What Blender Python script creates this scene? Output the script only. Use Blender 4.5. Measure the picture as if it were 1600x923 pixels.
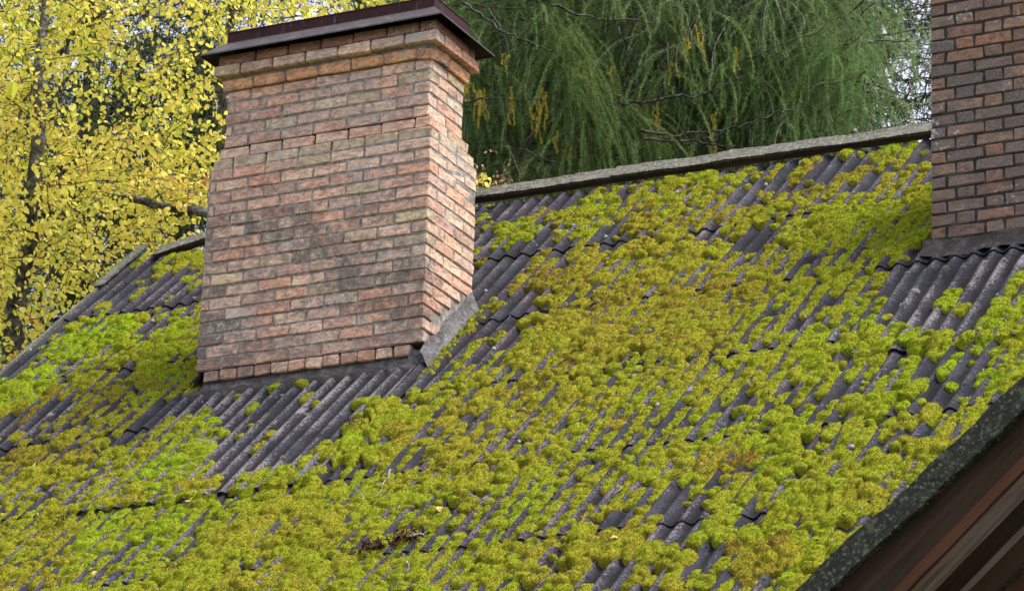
import bpy, math, random
import numpy as np
from mathutils import Vector, Matrix
random.seed(7); rng = np.random.default_rng(11)
S = bpy.context.scene
for o in list(bpy.data.objects): bpy.data.objects.remove(o)

# ------------------------------------------------------------ camera
F = 5840.7; YAW, PITCH, ROLL = [math.radians(a) for a in (27.425, 19.806, 2.05)]
TH = math.radians(42.165)                      # pitch of the roof
ZB = 9.8                                       # height of the chimney foot above the ground
fw = np.array([-math.sin(YAW)*math.cos(PITCH), math.cos(YAW)*math.cos(PITCH), math.sin(PITCH)])
r0 = np.array([math.cos(YAW), math.sin(YAW), 0.0]); u0 = np.cross(r0, fw)
RT = r0*math.cos(ROLL)+u0*math.sin(ROLL); UP = -r0*math.sin(ROLL)+u0*math.cos(ROLL)
def ray(px, py): return fw+RT*(px-800)/F-UP*(py-461.5)/F
O = np.array([0, 0, ZB]); CAM = O-ray(660, 545)*25.3
cam = bpy.data.objects.new('camera', bpy.data.cameras.new('camera')); S.collection.objects.link(cam)
M = Matrix.Identity(4)
for i in range(3):
    M[i][0], M[i][1], M[i][2], M[i][3] = RT[i], UP[i], -fw[i], CAM[i]
cam.matrix_world = M
cam.data.sensor_width = 36; cam.data.lens = F/1600*36
cam.data.clip_start = 0.5; cam.data.clip_end = 3000
cam.data.dof.use_dof = True; cam.data.dof.focus_distance = 25.0; cam.data.dof.aperture_fstop = 8
S.camera = cam
# ------------------------------------------------------------ sky and sun
SUN_EL, SUN_AZ = math.radians(63), math.radians(82)     # azimuth clockwise from +Y
w = bpy.data.worlds.new('World'); S.world = w; w.use_nodes = True
nt = w.node_tree; nt.nodes.clear()
sk = nt.nodes.new('ShaderNodeTexSky'); sk.sky_type = 'NISHITA'; sk.sun_disc = False
sk.sun_elevation = SUN_EL; sk.sun_rotation = SUN_AZ; sk.dust_density = 3.0
mx = nt.nodes.new('ShaderNodeMix'); mx.data_type = 'RGBA'; mx.inputs[0].default_value = 0.75
mx.inputs[7].default_value = (8.2, 8.5, 9.6, 1)          # even cloud deck over the blue
bg = nt.nodes.new('ShaderNodeBackground'); bg.inputs[1].default_value = 0.092
ow = nt.nodes.new('ShaderNodeOutputWorld')
nt.links.new(sk.outputs[0], mx.inputs[6]); nt.links.new(mx.outputs[2], bg.inputs[0]); nt.links.new(bg.outputs[0], ow.inputs[0])
sd = bpy.data.lights.new('sun', 'SUN'); sd.energy = 4.2; sd.angle = math.radians(26); sd.color = (1, .95, .88)
so = bpy.data.objects.new('sun', sd); S.collection.objects.link(so)
dv = Vector((math.sin(SUN_AZ)*math.cos(SUN_EL), math.cos(SUN_AZ)*math.cos(SUN_EL), math.sin(SUN_EL)))
so.rotation_euler = dv.to_track_quat('Z', 'Y').to_euler(); so.location = (20, -20, 40)
S.view_settings.view_transform = 'Standard'; S.view_settings.look = 'None'
S.view_settings.exposure = 1.0; S.view_settings.gamma = 1

# ------------------------------------------------------------ helpers
def tag(o, label=None, cat=None, group=None, kind=None):
    if label: o['label'] = label
    if cat: o['category'] = cat
    if group: o['group'] = group
    if kind: o['kind'] = kind
    return o
def empty(name, loc, label=None, cat=None, group=None, parent=None):
    o = bpy.data.objects.new(name, None); S.collection.objects.link(o); o.location = loc
    if parent is not None: o.parent = parent
    return tag(o, label, cat, group)
def wloc(p):
    v = Vector((0, 0, 0))
    while p is not None: v = v+p.location; p = p.parent
    return v
def np_mesh(name, V, Fc, smooth=False, attrs=None):
    V = np.asarray(V, np.float32); Fc = np.asarray(Fc, np.int32)
    me = bpy.data.meshes.new(name); n, k = Fc.shape
    me.vertices.add(len(V)); me.vertices.foreach_set('co', V.ravel())
    me.loops.add(n*k); me.loops.foreach_set('vertex_index', Fc.ravel())
    me.polygons.add(n); me.polygons.foreach_set('loop_start', np.arange(0, n*k, k, dtype=np.int32))
    if smooth: me.polygons.foreach_set('use_smooth', np.ones(n, bool))
    for nm, a in (attrs or {}).items():
        at = me.attributes.new(nm, 'FLOAT', 'POINT'); at.data.foreach_set('value', np.asarray(a, np.float32))
    me.update(calc_edges=True); me.validate()
    return me
def obj(name, me, mat, parent=None, **kw):
    """parts are given world-space vertices unless local=True"""
    local = kw.pop('local', False)
    o = bpy.data.objects.new(name, me); S.collection.objects.link(o)
    if mat is not None and (not me.materials): me.materials.append(mat)
    if parent is not None:
        o.parent = parent
        if not local: o.location = -wloc(parent)
    tag(o, **kw)
    return o
class MB:
    """collects quads / tris (as degenerate-free lists) into one mesh"""
    def __init__(s): s.v = []; s.f = []
    def add(s, V, Fs):
        b = len(s.v); s.v += [tuple(p) for p in V]; s.f += [tuple(i+b for i in f) for f in Fs]
    def box(s, P, ax, ay, az):
        """corner P with three edge vectors"""
        P, ax, ay, az = [np.array(q, float) for q in (P, ax, ay, az)]
        V = [P+ax*i+ay*j+az*k for k in (0, 1) for j in (0, 1) for i in (0, 1)]
        Fs = [(0, 2, 3, 1), (4, 5, 7, 6), (0, 1, 5, 4), (2, 6, 7, 3), (0, 4, 6, 2), (1, 3, 7, 5)]
        if np.dot(np.cross(ax, ay), az) < 0: Fs = [f[::-1] for f in Fs]
        s.add(V, Fs)
    def tube(s, pts, rad, n=6):
        pts = [np.array(p, float) for p in pts]; rings = []
        for i, p in enumerate(pts):
            d = pts[min(i+1, len(pts)-1)]-pts[max(i-1, 0)]; d = d/(np.linalg.norm(d)+1e-9)
            a = np.cross(d, [0.3, 0.2, 1.0] if abs(d[2]) < .9 else [1, 0, 0]); a /= np.linalg.norm(a); b = np.cross(d, a)
            r = rad[i]
            rings.append([p+(a*math.cos(2*math.pi*k/n)+b*math.sin(2*math.pi*k/n))*r for k in range(n)])
        V = [q for R in rings for q in R]; Fs = []
        for i in range(len(pts)-1):
            for k in range(n): Fs.append((i*n+k, i*n+(k+1) % n, (i+1)*n+(k+1) % n, (i+1)*n+k))
        Fs.append(tuple(range(n))[::-1]); Fs.append(tuple((len(pts)-1)*n+k for k in range(n)))
        s.add(V, Fs)
    def mesh(s, name, smooth=False):
        me = bpy.data.meshes.new(name); me.from_pydata(s.v, [], s.f)
        if smooth:
            me.polygons.foreach_set('use_smooth', [True]*len(me.polygons))
        me.update(); return me
    def build(s, name, mat, parent=None, smooth=False, **kw): return obj(name, s.mesh(name, smooth), mat, parent, **kw)
def h2(ix, iy, seed):
    ix = ix.astype(np.int64) & 0xffffff; iy = iy.astype(np.int64) & 0xffffff
    h = (ix*374761393+iy*668265263+seed*1274126177) & 0xffffffff
    h = ((h ^ (h >> 13))*1274126177) & 0xffffffff; h = (h ^ (h >> 16)) & 0xffff
    return h/65535.0
def noise2(x, y, seed=0):
    x = np.asarray(x, float); y = np.asarray(y, float)
    x0 = np.floor(x); y0 = np.floor(y); fx = x-x0; fy = y-y0
    fx = fx*fx*(3-2*fx); fy = fy*fy*(3-2*fy)
    a = h2(x0, y0, seed); b = h2(x0+1, y0, seed); c = h2(x0, y0+1, seed); d = h2(x0+1, y0+1, seed)
    return (a*(1-fx)+b*fx)*(1-fy)+(c*(1-fx)+d*fx)*fy
def fbm(x, y, seed=0, o=3):
    s = 0; a = .5; t = 0
    for i in range(o): s = s+a*noise2(x*2**i, y*2**i, seed+i*17); t += a; a *= .5
    return s/t

# ------------------------------------------------------------ materials
def material(name, rough=0.9, spec=0.3):
    m = bpy.data.materials.new(name); m.use_nodes = True; t = m.node_tree
    b = t.nodes['Principled BSDF']; b.inputs['Roughness'].default_value = rough
    b.inputs['Specular IOR Level'].default_value = spec
    return m, t, b
def nd(t, ty, **kw):
    n = t.nodes.new(ty)
    for k, v in kw.items(): setattr(n, k, v)
    return n
def noise(t, vec, scale, detail=4, rough=.6, dist=0.0):
    n = nd(t, 'ShaderNodeTexNoise'); n.inputs['Scale'].default_value = scale; n.inputs['Detail'].default_value = detail
    n.inputs['Roughness'].default_value = rough; n.inputs['Distortion'].default_value = dist
    if vec is not None: t.links.new(vec, n.inputs['Vector'])
    return n.outputs['Fac']
def ramp(t, fac, stops):
    n = nd(t, 'ShaderNodeValToRGB'); e = n.color_ramp.elements
    while len(e) < len(stops): e.new(.5)
    for i, (p, c) in enumerate(stops):
        e[i].position = p; e[i].color = (*c, 1) if isinstance(c, (tuple, list)) else (c, c, c, 1)
    t.links.new(fac, n.inputs[0]); return n.outputs[0]
def mix(t, fac, a, b, bt='MIX'):
    n = nd(t, 'ShaderNodeMix', data_type='RGBA', blend_type=bt)
    for s, v in ((0, fac), (6, a), (7, b)):
        if hasattr(v, 'is_linked'): t.links.new(v, n.inputs[s])
        elif isinstance(v, (int, float)): n.inputs[s].default_value = v if s == 0 else (v, v, v, 1)
        else: n.inputs[s].default_value = (*v, 1)
    return n.outputs[2]
def math_(t, op, a, b=None):
    n = nd(t, 'ShaderNodeMath', operation=op)
    for i, v in enumerate((a, b)):
        if v is None: continue
        if hasattr(v, 'is_linked'): t.links.new(v, n.inputs[i])
        else: n.inputs[i].default_value = v
    return n.outputs[0]
def bump(t, b, h, strength=.5, dist=.01):
    n = nd(t, 'ShaderNodeBump'); n.inputs['Strength'].default_value = strength; n.inputs['Distance'].default_value = dist
    t.links.new(h, n.inputs['Height']); t.links.new(n.outputs[0], b.inputs['Normal'])
def pos(t): return nd(t, 'ShaderNodeNewGeometry').outputs['Position']
def vmul(t, v, s):
    n = nd(t, 'ShaderNodeVectorMath', operation='MULTIPLY'); t.links.new(v, n.inputs[0]); n.inputs[1].default_value = s
    return n.outputs[0]
def attr(t, name, ty='GEOMETRY', out='Fac'):
    n = nd(t, 'ShaderNodeAttribute', attribute_name=name, attribute_type=ty); return n.outputs[out]

# brick: object colour = own fired colour, alpha = soot and grime on it
mBRICK, t, b = material('brick_clay', .92, .25)
P = pos(t); oi = nd(t, 'ShaderNodeObjectInfo')
base = mix(t, 1.0, oi.outputs['Color'], ramp(t, noise(t, vmul(t, P, (1, 1, 2.2)), 14, 5, .62, 1.2), [(.3, (.55, .5, .55)), (.44, (.85, .78, .80)), (.52, (1.1, 1.0, .96)), (.68, (1.45, 1.38, 1.32))]), 'MULTIPLY')
base = mix(t, ramp(t, noise(t, P, 6, 3, .5, 2.5), [(.56, 0.), (.60, .35)]), base, (.30, .145, .11))
gr = math_(t, 'ADD', oi.outputs['Alpha'], math_(t, 'ADD', math_(t, 'MULTIPLY', math_(t, 'SUBTRACT', noise(t, P, 13, 6, .7), .5), 1.5), math_(t, 'MULTIPLY', math_(t, 'SUBTRACT', noise(t, P, 2.3, 4, .6), .5), .7)))
base = mix(t, ramp(t, gr, [(.42, 0.), (.85, .9)]), base, ramp(t, noise(t, P, 60, 3), [(.3, (.085, .07, .065)), (.7, (.19, .16, .145))]))
li = noise(t, P, 30, 4, .6); lm = noise(t, P, 3.0, 2)
base = mix(t, ramp(t, math_(t, 'MULTIPLY', li, lm), [(.33, 0.), (.37, .8)]), base, (.42, .41, .40))
base = mix(t, ramp(t, noise(t, P, 160, 2), [(.62, 0.), (.70, .5)]), base, (.07, .05, .045))
t.links.new(base, b.inputs['Base Color']); bump(t, b, noise(t, P, 55, 8, .75), .9, .012)
mMORT, t, b = material('lime_mortar', .97, .2)
P = pos(t); t.links.new(ramp(t, noise(t, P, 20, 5, .7), [(.3, (.09, .08, .07)), (.5, (.25, .23, .21)), (.7, (.45, .43, .40))]), b.inputs['Base Color'])
bump(t, b, noise(t, P, 120, 5, .8), .8, .01)
mFLASH, t, b = material('cement_flashing', .9, .3)
P = pos(t); t.links.new(ramp(t, noise(t, P, 14, 8, .78, .6), [(.3, (.04, .038, .04)), (.46, (.15, .145, .15)), (.58, (.28, .27, .275)), (.7, (.5, .49, .49))]), b.inputs['Base Color'])
bump(t, b, noise(t, P, 38, 8, .8), 1., .05)
mDARKM, t, b = material('damp_mortar', .95, .2)
P = pos(t); t.links.new(ramp(t, noise(t, P, 11, 7, .7, .4), [(.3, (.03, .028, .027)), (.55, (.075, .07, .066)), (.75, (.20, .185, .175))]), b.inputs['Base Color'])
bump(t, b, noise(t, P, 38, 8, .8), 1., .05)
# painted sheet metal cap
mCAP, t, b = material('old_painted_metal', .7, .15)
P = pos(t); c = ramp(t, noise(t, P, 7, 6, .7), [(.3, (.022, .009, .010)), (.6, (.042, .013, .016)), (.8, (.075, .035, .036))])
c = mix(t, ramp(t, noise(t, vmul(t, P, (14, 14, 1.5)), 3, 5, .7), [(.60, 0.), (.72, .45)]), c, (.30, .24, .28))
t.links.new(c, b.inputs['Base Color']); bump(t, b, noise(t, P, 18, 4), .25, .01)
mCAPG, t, b = material('grey_weathered_metal', .65, .3)
P = pos(t); c = ramp(t, noise(t, vmul(t, P, (5, 5, 5)), 2.4, 6, .7, 1.), [(.3, (.02, .017, .019)), (.55, (.042, .035, .038)), (.8, (.11, .095, .092))])
t.links.new(c, b.inputs['Base Color']); bump(t, b, noise(t, P, 18, 4), .25, .01)
# fibre cement sheet. attributes: crest 0..1
mSHEET, t, b = material('fibre_cement', .7, .05)
P = pos(t); cr = attr(t, 'crest')
c = ramp(t, noise(t, P, 3.0, 6, .65, .3), [(.3, (.012, .0125, .017)), (.5, (.025, .026, .036)), (.72, (.050, .051, .068))])
c = mix(t, ramp(t, noise(t, P, 1.1, 3), [(.50, 0.), (.65, .5)]), c, (.036, .023, .034))
sp = math_(t, 'ADD', noise(t, P, 62, 7, .85), math_(t, 'MULTIPLY', math_(t, 'SUBTRACT', cr, .5), .17))
sp = math_(t, 'ADD', sp, math_(t, 'MULTIPLY', math_(t, 'SUBTRACT', noise(t, P, 2.2, 2), .5), .35))
c = mix(t, ramp(t, sp, [(.55, 0.), (.68, .8)]), c, (.095, .083, .098))
c = mix(t, ramp(t, math_(t, 'ADD', sp, math_(t, 'MULTIPLY', attr(t, 'lichen'), .06)), [(.60, 0.), (.70, .85)]), c, (.23, .215, .225))
c = mix(t, ramp(t, noise(t, P, 26, 3, .5), [(.61, 0.), (.66, .8)]), c, (.018, .017, .018))
dirt_shade = math_(t, 'ADD', cr, math_(t, 'MULTIPLY', math_(t, 'SUBTRACT', noise(t, P, 22, 4, .7), .5), 1.2))
c = mix(t, ramp(t, dirt_shade, [(.10, .85), (.42, 0.)]), c, (.014, .014, .013))  # dark valley tone: dirt plus groove shade painted into the colour
c = mix(t, ramp(t, noise(t, P, 5.5, 3, .5), [(.70, 0.), (.74, .6)]), c, (.27, .235, .25))
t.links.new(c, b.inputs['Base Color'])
t.links.new(ramp(t, noise(t, P, 3.5, 3), [(.4, .50), (.6, .95)]), b.inputs['Roughness'])
bump(t, b, noise(t, P, 70, 7, .8), 1., .012)
# moss
def moss_mat(name, inst):
    m, t, b = material(name, 1.0, .0)
    P = pos(t); ty = 'INSTANCER' if inst else 'GEOMETRY'
    tn = attr(t, 'tone', ty)
    f = math_(t, 'ADD', tn, math_(t, 'MULTIPLY', math_(t, 'SUBTRACT', noise(t, P, 9, 4, .65), .5), .55))
    f = math_(t, 'ADD', f, math_(t, 'MULTIPLY', math_(t, 'SUBTRACT', noise(t, P, 1.6, 3, .6), .5), .45))
    c = ramp(t, f, [(.0, (.10, .048, .02)), (.18, (.205, .135, .028)), (.4, (.30, .265, .030)), (.68, (.265, .29, .023)), (1., (.245, .355, .020))])
    c = mix(t, 1.0, c, ramp(t, noise(t, P, 130, 3, .7), [(.34, .3 if not inst else .42), (.5, 1.), (.68, 1.65)]), 'MULTIPLY')
    c = mix(t, ramp(t, noise(t, P, 15, 4, .6), [(.30, .85), (.46, 0.)]), c, (.07, .10, .02))
    t.links.new(c, b.inputs['Base Color'])
    b.inputs['Sheen Weight'].default_value = .0
    if not inst: bump(t, b, noise(t, P, 130, 4, .8), 1., .02)
    return m
mMOSS = moss_mat('moss', False); mTUFT = moss_mat('moss_shoots', True)
# wood
def wood(name, c1, c2, c3, sc=(1, 1, 1), lich=None, lt=.56, rough=.85):
    m, t, b = material(name, rough, .3)
    tc = nd(t, 'ShaderNodeTexCoord').outputs['Object']
    g = noise(t, vmul(t, tc, sc), 6, 8, .7, .6)
    c = ramp(t, g, [(.3, c1), (.52, c2), (.75, c3)])
    if lich:
        c = mix(t, ramp(t, noise(t, tc, 42, 6, .7), [(lt, 0.), (lt+.06, .9)]), c, lich)
        c = mix(t, ramp(t, noise(t, tc, 9, 6, .7), [(lt+.02, 0.), (lt+.06, .7)]), c, tuple(x*.6 for x in lich))
    t.links.new(c, b.inputs['Base Color']); bump(t, b, g, .7, .012)
    return m
mRIDGE = wood('weathered_grey_wood', (.018, .016, .013), (.075, .068, .058), (.24, .22, .19), (.6, 9, 9), (.20, .21, .15), .54)
mVERGE = wood('greenish_grey_wood', (.02, .02, .017), (.07, .07, .058), (.16, .16, .13), (.5, 5, 5), (.17, .19, .13), .54)
mLICH = wood('lichen_covered_roof_edge', (.009, .009, .007), (.022, .023, .017), (.06, .062, .045), (3, 5, 5), (.15, .17, .11), .545)
mBROWN = wood('dark_stained_board', (.011, .007, .004), (.034, .017, .008), (.075, .034, .014), (.25, 4, 4))
mORANGE = wood('worn_orange_board', (.03, .011, .005), (.08, .03, .012), (.13, .05, .02), (.25, 4, 4))
mLAV = wood('pale_weathered_board', (.09, .06, .05), (.28, .21, .20), (.42, .35, .34), (.25, 3, 3))
mPLANK = wood('brown_wall_plank', (.03, .015, .009), (.07, .033, .018), (.11, .05, .026), (.3, 3, 3))
mBARK, t, b = material('lichened_bark', .95, .2)
P = pos(t); c = ramp(t, noise(t, P, 18, 7, .75), [(.33, (.025, .022, .018)), (.47, (.09, .085, .075)), (.58, (.24, .24, .22)), (.75, (.45, .46, .42))])
t.links.new(c, b.inputs['Base Color']); bump(t, b, noise(t, P, 40, 6, .8), 1., .02)
mTWIG, t, b = material('dark_twig', .95, .2)
P = pos(t); t.links.new(ramp(t, noise(t, P, 25, 4), [(.4, (.025, .021, .017)), (.65, (.14, .13, .115))]), b.inputs['Base Color'])
mPALE, t, b = material('pale_dead_twig', .95, .2)
P = pos(t); t.links.new(ramp(t, noise(t, P, 15, 4), [(.3, (.10, .09, .075)), (.7, (.34, .32, .28))]), b.inputs['Base Color'])
def leafmat(name, stops, trans=.45, ty='GEOMETRY', big=.5):
    m = bpy.data.materials.new(name); m.use_nodes = True; t = m.node_tree; t.nodes.clear()
    out = nd(t, 'ShaderNodeOutputMaterial'); P = pos(t)
    f = math_(t, 'ADD', attr(t, 'tone', ty), math_(t, 'MULTIPLY', math_(t, 'SUBTRACT', noise(t, P, 1.7, 2), .5), big))
    c = ramp(t, f, stops)
    d = nd(t, 'ShaderNodeBsdfPrincipled'); d.inputs['Roughness'].default_value = .6; d.inputs['Specular IOR Level'].default_value = .25
    tr = nd(t, 'ShaderNodeBsdfTranslucent'); mxs = nd(t, 'ShaderNodeMixShader'); mxs.inputs[0].default_value = trans
    t.links.new(c, d.inputs['Base Color']); t.links.new(c, tr.inputs[0])
    t.links.new(d.outputs[0], mxs.inputs[1]); t.links.new(tr.outputs[0], mxs.inputs[2]); t.links.new(mxs.outputs[0], out.inputs[0])
    return m
mYEL = leafmat('yellow_leaf', [(.0, (.42, .18, .05)), (.12, (.82, .58, .13)), (.35, (.90, .79, .16)), (.65, (.80, .76, .11)), (.82, (.52, .56, .07)), (1., (.24, .36, .05))], .45)
mLARCH = leafmat('larch_needle', [(.0, (.09, .15, .05)), (.35, (.16, .27, .08)), (.7, (.25, .40, .12)), (.9, (.40, .51, .20)), (1., (.50, .36, .04))], .3, big=.3)
mYNEED = leafmat('yellow_larch_needle', [(.0, (.62, .47, .06)), (1., (.80, .66, .12))], .3)
mSPRUCE = leafmat('dark_needle', [(.0, (.02, .035, .012)), (.6, (.045, .075, .022)), (1., (.08, .13, .035))], .15)
mDRY = leafmat('dry_leaf', [(.0, (.16, .06, .03)), (.5, (.36, .20, .11)), (1., (.62, .48, .14))], .3)
mWHITE, t, b = material('pale_flake', .8, .3); b.inputs['Base Color'].default_value = (.40, .38, .37, 1)
mCLOD, t, b = material('dark_dead_leaves', .95, .2)
P = pos(t); t.links.new(ramp(t, noise(t, P, 40, 4), [(.35, (.02, .01, .008)), (.6, (.09, .04, .03)), (.8, (.2, .12, .09))]), b.inputs['Base Color'])
mGRND, t, b = material('forest_floor', 1, .1)
P = pos(t); t.links.new(ramp(t, noise(t, P, 1.5, 8, .7), [(.35, (.03, .035, .015)), (.55, (.07, .08, .03)), (.75, (.16, .12, .05))]), b.inputs['Base Color'])

# ------------------------------------------------------------ roof frame: u along the ridge, v down the slope, n off the roof
DN = np.array([0, -math.cos(TH), -math.sin(TH)]); NN = np.array([0, -math.sin(TH), math.cos(TH)])
OFF = -.10; XX = np.array([1., 0, 0])
def RP(u, v, n=0.0):
    u = np.asarray(u, float); v = np.asarray(v, float); n = np.asarray(n, float)+OFF
    return O+u[..., None]*XX+v[..., None]*DN+n[..., None]*NN
def toroof(px, py):
    d = ray(px, py); q = O+NN*OFF; k = ((q-CAM)@NN)/(d@NN); P = CAM+k*d
    return P[0], (P-O)@DN
def proj(P):
    d = P-CAM; z = d@fw; return 800+F*(d@RT)/z, 461.5-F*(d@UP)/z
PITCHW = .13; AMP = .0165
def corr(u, v): return AMP*np.cos(2*np.pi*(u+.012*np.sin(v*1.3+u))/PITCHW)
def undul(u, v): return .02*(fbm(u*.7+3, v*.7+9, 5, 2)-.5)
VR = [-3.08, -1.82, -.60, .62, 1.93, 3.12, 4.32, 5.5]; UL = -3.90; VTOP = -3.08

# ------------------------------------------------------------ the house
house = empty('mossy_house', (0, 2.6, 0), 'old wooden house under a mossy corrugated roof with two brick chimneys', 'house')
def sheet(u0, u1, v0, v1, raise0, raise1, seed, name='corrugated_sheet', lich=0., **kw):
    nu = int(round((u1-u0)/PITCHW*8))+1; nv = 7
    U, Vv = np.meshgrid(np.linspace(u0, u1, nu), np.linspace(v0, v1, nv))
    rr = random.Random(seed); tilt = rr.uniform(-.004, .004)
    endn = .022*(fbm(U[0]*7, U[0]*0+seed, 3, 2)-.5)
    Vv = Vv+np.where(np.arange(nv)[:, None] == nv-1, endn[None, :], 0)
    fr = (Vv-v0)/(v1-v0)
    Nn = corr(U, Vv)+undul(U, Vv)+raise0*(1-fr)+raise1*fr+tilt*(U-u0)
    top = RP(U, Vv, Nn).reshape(-1, 3); bot = RP(U, Vv, Nn-.008).reshape(-1, 3)
    Vs = np.vstack([top, bot]); n = nu*nv; q = []
    for j in range(nv-1):
        for i in range(nu-1):
            a = j*nu+i; q.append((a, a+nu, a+nu+1, a+1)); q.append((n+a, n+a+1, n+a+nu+1, n+a+nu))
    for i in range(nu-1):
        a = (nv-1)*nu+i; q.append((a, a+n, a+n+1, a+1)); q.append((i, i+1, i+1+n, i+n))
    for j in range(nv-1):
        a = j*nu; q.append((a, a+n, a+n+nu, a+nu)); a = j*nu+nu-1; q.append((a, a+nu, a+n+nu, a+n))
    cr = (corr(U, Vv)/AMP*.5+.5).ravel()
    me = np_mesh(name, Vs, q, True, {'crest': np.concatenate([cr, cr]), 'lichen': np.full(len(Vs), lich)})
    me.set_sharp_from_angle(angle=math.radians(50))
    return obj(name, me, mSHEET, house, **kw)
CW = PITCHW*8; ncol = 10; OV = .15
C1 = (-1.80, .0, .0, .70)      # chimney one: x0, x1, y0, y1 of the lower shaft
SK = .16                       # where the long sheets below chimney one start
for r in range(len(VR)-1):
    for c in range(ncol):
        ua = UL+c*CW; ub = ua+CW+.5*PITCHW if c < ncol-1 else ua+CW
        va = VR[r]-(OV if r else .0); vb = VR[r+1]+random.uniform(-.02, .02)
        sheet(ua, ub, va, vb, .002+(.0012 if c % 2 else 0), .018+(.0012 if c % 2 else 0), r*37+c)
# the long sheets below the first chimney lie on top of the others
for k, (ua, ub, vb) in enumerate([(-1.82, -.91, 1.97), (-.91, .0, 1.93)]):
    sheet(ua, ub, SK, vb, .034, .034, 900+k, lich=1., label='bare grey corrugated sheet below the wide chimney')
for k, (ua, ub, vb) in enumerate([(3.38, 4.42, .93), (4.42, 5.46, .95)]):
    sheet(ua, ub, -.38, vb, .034, .034, 950+k, lich=.8, label='bare dark corrugated sheet below the right chimney')
# walls and rafters under the roof
def roofz(y, n=OFF): return ZB+y*math.tan(TH)+n/math.cos(TH)
yr = (-VTOP)*math.cos(TH); YE = -5.3*math.cos(TH); YW = -3.4
mb = MB(); 
for s in (0,):
    zt = roofz(YW)-.08; zr = roofz(yr)-.12; yb = 2*yr-YW
    for x in (UL+.35, UL+CW*10-.35):
        mb.add([(x, YW, 0), (x, yb, 0), (x, yb, zt), (x, yr, zr), (x, YW, zt)], [(0, 1, 2, 3, 4)])
    mb.box((UL+.35, YW, 0), (CW*10-.7, 0, 0), (0, .12, 0), (0, 0, zt)); mb.box((UL+.35, yb, 0), (CW*10-.7, 0, 0), (0, -.12, 0), (0, 0, zt))
mb.build('wall', mPLANK, house)
# far slope of the roof
nu = int(CW*10/PITCHW*6); U, K = np.meshgrid(np.linspace(UL, UL+CW*10, nu), np.linspace(0, 1, 3))
Vs = np.stack([U, yr+.02+K*6.0, roofz(yr)-.02+corr(U, 0)*1.0-K*6.0*math.tan(TH)], -1).reshape(-1, 3)
q = [(j*nu+i, j*nu+i+1, j*nu+nu+i+1, j*nu+nu+i) for j in range(2) for i in range(nu-1)]
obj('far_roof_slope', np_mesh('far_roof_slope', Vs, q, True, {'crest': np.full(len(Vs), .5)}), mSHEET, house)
# ridge boards
def board(name, P0, P1, ww, dd, mat, parent, seed, taper=0., nseg=26, rag=.006, **kw):
    """plank from P0 to P1 with section vectors ww (width) and dd (thickness), ragged edges"""
    P0, P1, ww, dd = [np.array(a, float) for a in (P0, P1, ww, dd)]; rs = np.random.default_rng(seed)
    V = []; q = []
    LL = np.linalg.norm(P1-P0)
    for i in range(nseg+1):
        f = i/nseg; C = P0+(P1-P0)*f; j = [rag*(3.2*(float(noise2(f*LL*3.1, k_*7.3, seed))-.5)+1.6*(float(noise2(f*LL*17, k_*5.1, seed+1))-.5)+rs.normal(0, .25)) for k_ in range(4)]
        wn = ww/np.linalg.norm(ww); dn = dd/np.linalg.norm(dd)
        V += [C+wn*j[0], C+ww+wn*j[1], C+ww+dd+wn*j[1]+dn*j[2], C+dd+wn*j[0]+dn*j[2]]
    for i in range(nseg):
        a = i*4
        for k in range(4): q.append((a+k, a+(k+1) % 4, a+4+(k+1) % 4, a+4+k))
    q.append((0, 3, 2, 1)); e = nseg*4; q.append((e, e+1, e+2, e+3))
    # centre local origin at P0 so that object coordinates follow the plank
    e1 = (P1-P0)/LL; e2 = ww-e1*np.dot(ww, e1); e2 /= np.linalg.norm(e2); e3 = np.cross(e1, e2); Rm = np.stack([e1, e2, e3])
    me = bpy.data.meshes.new(name); me.from_pydata([tuple(Rm@(v-P0)) for v in V], [], q); me.update()
    o = obj(name, me, mat, parent, local=True, **kw); o.location = Vector(P0)-(wloc(parent) if parent else Vector((0, 0, 0)))
    o.rotation_euler = Matrix(Rm.T.tolist()).to_euler()
    return o
def rpt(u, v, n): return RP(np.array(u), np.array(v), np.array(n))
ridge_pts = [(-3.72, -3.02, .02), (-3.3, -3.14, .05), (-2.1, -3.16, .05), (-.95, -3.14, .052), (.25, -3.13, .052), (1.5, -3.10, .05), (2.9, -3.06, .05), (4.2, -3.05, .05), (6.3, -3.05, .05)]
for k in range(len(ridge_pts)-1):
    a = rpt(*ridge_pts[k]); c_ = rpt(*ridge_pts[k+1])
    board('ridge_board', a+XX*.002, c_-XX*.002, NN*.028+DN*.010, -DN*.16+NN*.01, mRIDGE, house, 40+k, rag=.0045, nseg=60)
    board('ridge_batten', a-NN*.035, c_-NN*.035, NN*.033, -DN*.05, mBROWN, house, 60+k, rag=.002)
# left verge boards
board('verge_board', rpt(UL-.03, -3.25, .0), rpt(UL-.03, 5.4, .0), NN*.05, XX*.03, mVERGE, house, 71, nseg=60)
board('verge_cap_board', rpt(UL-.06, -3.28, .052), rpt(UL-.05, -2.42, .052), NN*.010, XX*.09, mVERGE, house, 72, rag=.006)

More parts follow.
